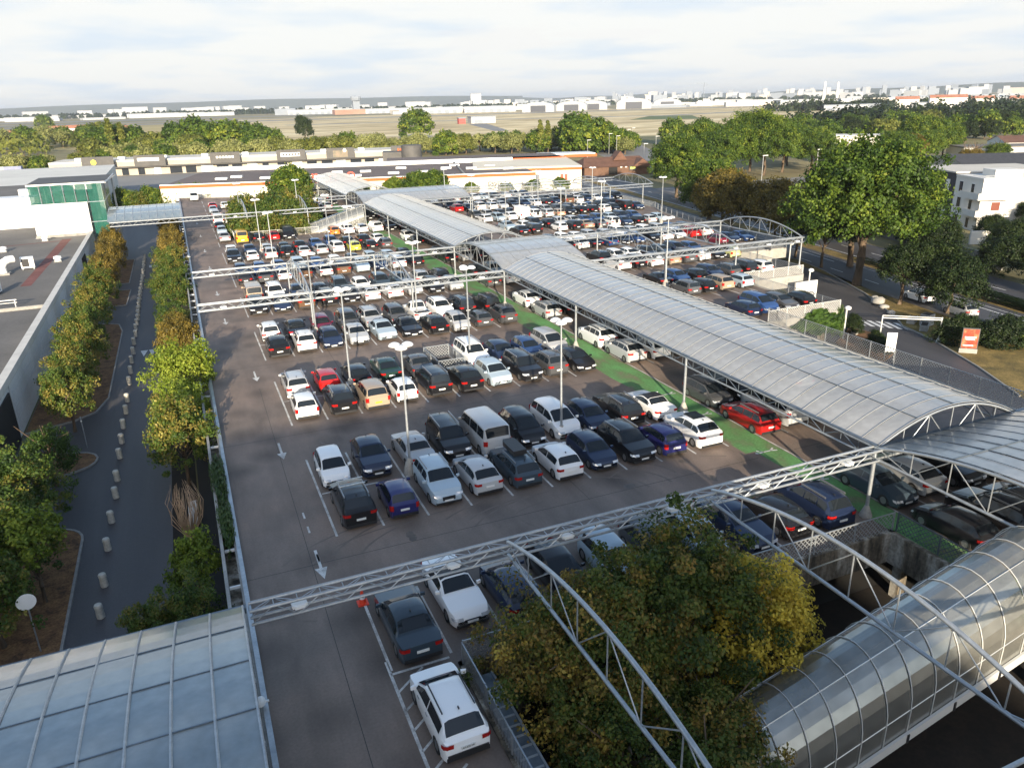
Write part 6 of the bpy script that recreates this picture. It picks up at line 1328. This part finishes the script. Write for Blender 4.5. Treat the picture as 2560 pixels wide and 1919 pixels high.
def city(n, az0, az1, d0_, d1_, w0, w1, h0, h1, label, group, zoff=0, mats=(0, 1, 2, 3, 4, 5)):
    for i in range(n):
        a = math.radians(q.uniform(az0, az1)); d = q.uniform(d0_, d1_); o = link('city_building', bm[q.choice(mats)], None, (d*math.sin(a), d*math.cos(a), GZ-1))
        o.scale = (q.uniform(w0, w1), q.uniform(w0, w1)*.5, q.uniform(h0, h1)); o.rotation_euler = (0, 0, -a+q.uniform(-.4, .4)); tag(o, label, 'building', group)
city(90, 12, 57, 1900, 3000, 30, 120, 6, 13, 'low pale industrial building beyond the airfield', 'industrial buildings beyond the airfield')
city(120, 20, 57, 3200, 5200, 20, 70, 14, 34, 'pale apartment block in the distant city on the horizon', 'distant city blocks on the horizon')
city(70, 30, 54, 4800, 6500, 18, 40, 30, 62, 'tall pale tower block on the horizon', 'distant tower blocks on the horizon')
city(45, -10, 14, 2700, 4200, 60, 190, 7, 14, 'white low building on the far left plain', 'white buildings on the left plain', mats=(0, 3, 4))
city(26, -8, 25, 4500, 6500, 60, 140, 22, 40, 'white block on the distant slope', 'white blocks on the distant slope', mats=(0, 3, 4))
for i, (a, d, h) in enumerate([(44.2, 3200, 62), (45.0, 3300, 60)]):
    a = math.radians(a); tag(MB().tube([(0, 0, 0), (0, 0, h)], 5, 10, rr=[6, 3.5]).build('chimney', M['lamp_white'], loc=(d*math.sin(a), d*math.cos(a), GZ)), 'tall white chimney on the horizon, %s one' % ('left', 'right')[i], 'chimney')
a = math.radians(36.5); g = thing('tower_crane', 'thin tower crane on the horizon', 'crane', (3400*math.sin(a), 3400*math.cos(a), GZ)); MB().box(-1.2, 1.2, -1.2, 1.2, 0, 74).build('mast', greyb, g); MB().box(-38, 16, -1, 1, 70, 72).build('jib', greyb, g)
g = thing('square_tower_block', 'pale square tower block on the horizon near the centre', 'building', (4300*math.sin(math.radians(20.7)), 4300*math.cos(math.radians(20.7)), GZ), -.3); MB().box(-28, 28, -20, 20, 0, 62).build('wall', pale, g); MB().box(-29, 29, -21, 21, 62, 65).build('roof', greyb, g)
# hills
hm = noisy('far_hill_wood', [(.03, .045, .03), (.06, .075, .045)], .002, .95, second=(.02, .3))
def hills(pts, depth, name='hills'):
    k = MB(); n = len(pts); q_ = []
    for a, d, h in pts:
        a = math.radians(a); s, c = math.sin(a), math.cos(a); q_.append([(d*s, d*c, GZ-2), ((d+depth*.5)*s, (d+depth*.5)*c, h), ((d+depth)*s, (d+depth)*c, h+8), ((d+depth*2)*s, (d+depth*2)*c, GZ-2)])
    for i in range(n-1):
        for j in range(3): k.quad(q_[i][j], q_[i+1][j], q_[i+1][j+1], q_[i][j+1])
    return struct(name, k, hm)
def ridge(a0_, a1_, d, f, n=70): return [(a0_+(a1_-a0_)*i/n, d, f(i/n)) for i in range(n+1)]
hills(ridge(-30, 24, 9500, lambda t: 24+70*math.sin(PI*min(1, max(0, t*1.05-.25)))**.8+4*math.sin(30*t)), 900)
hills(ridge(18, 50, 9000, lambda t: 40+7*math.sin(17*t)+5*math.sin(43*t)), 900)
hills(ridge(44, 90, 6500, lambda t: 28+34*min(1, t*3)+4*math.sin(37*t)), 900)
# haze: closed box round everything below the sky
hz = bpy.data.materials.new('haze_air'); hz.use_nodes = True; t = hz.node_tree; t.nodes.clear(); o = t.nodes.new('ShaderNodeOutputMaterial'); pv = t.nodes.new('ShaderNodeVolumePrincipled')
pv.inputs['Color'].default_value = (.86, .92, 1, 1); pv.inputs['Density'].default_value = 8e-5; pv.inputs['Anisotropy'].default_value = .2; t.links.new(pv.outputs[0], o.inputs['Volume'])
tag(MB().box(-31000, 31000, -420, 41000, GZ-3, 135).build('haze', hz), kind='stuff')
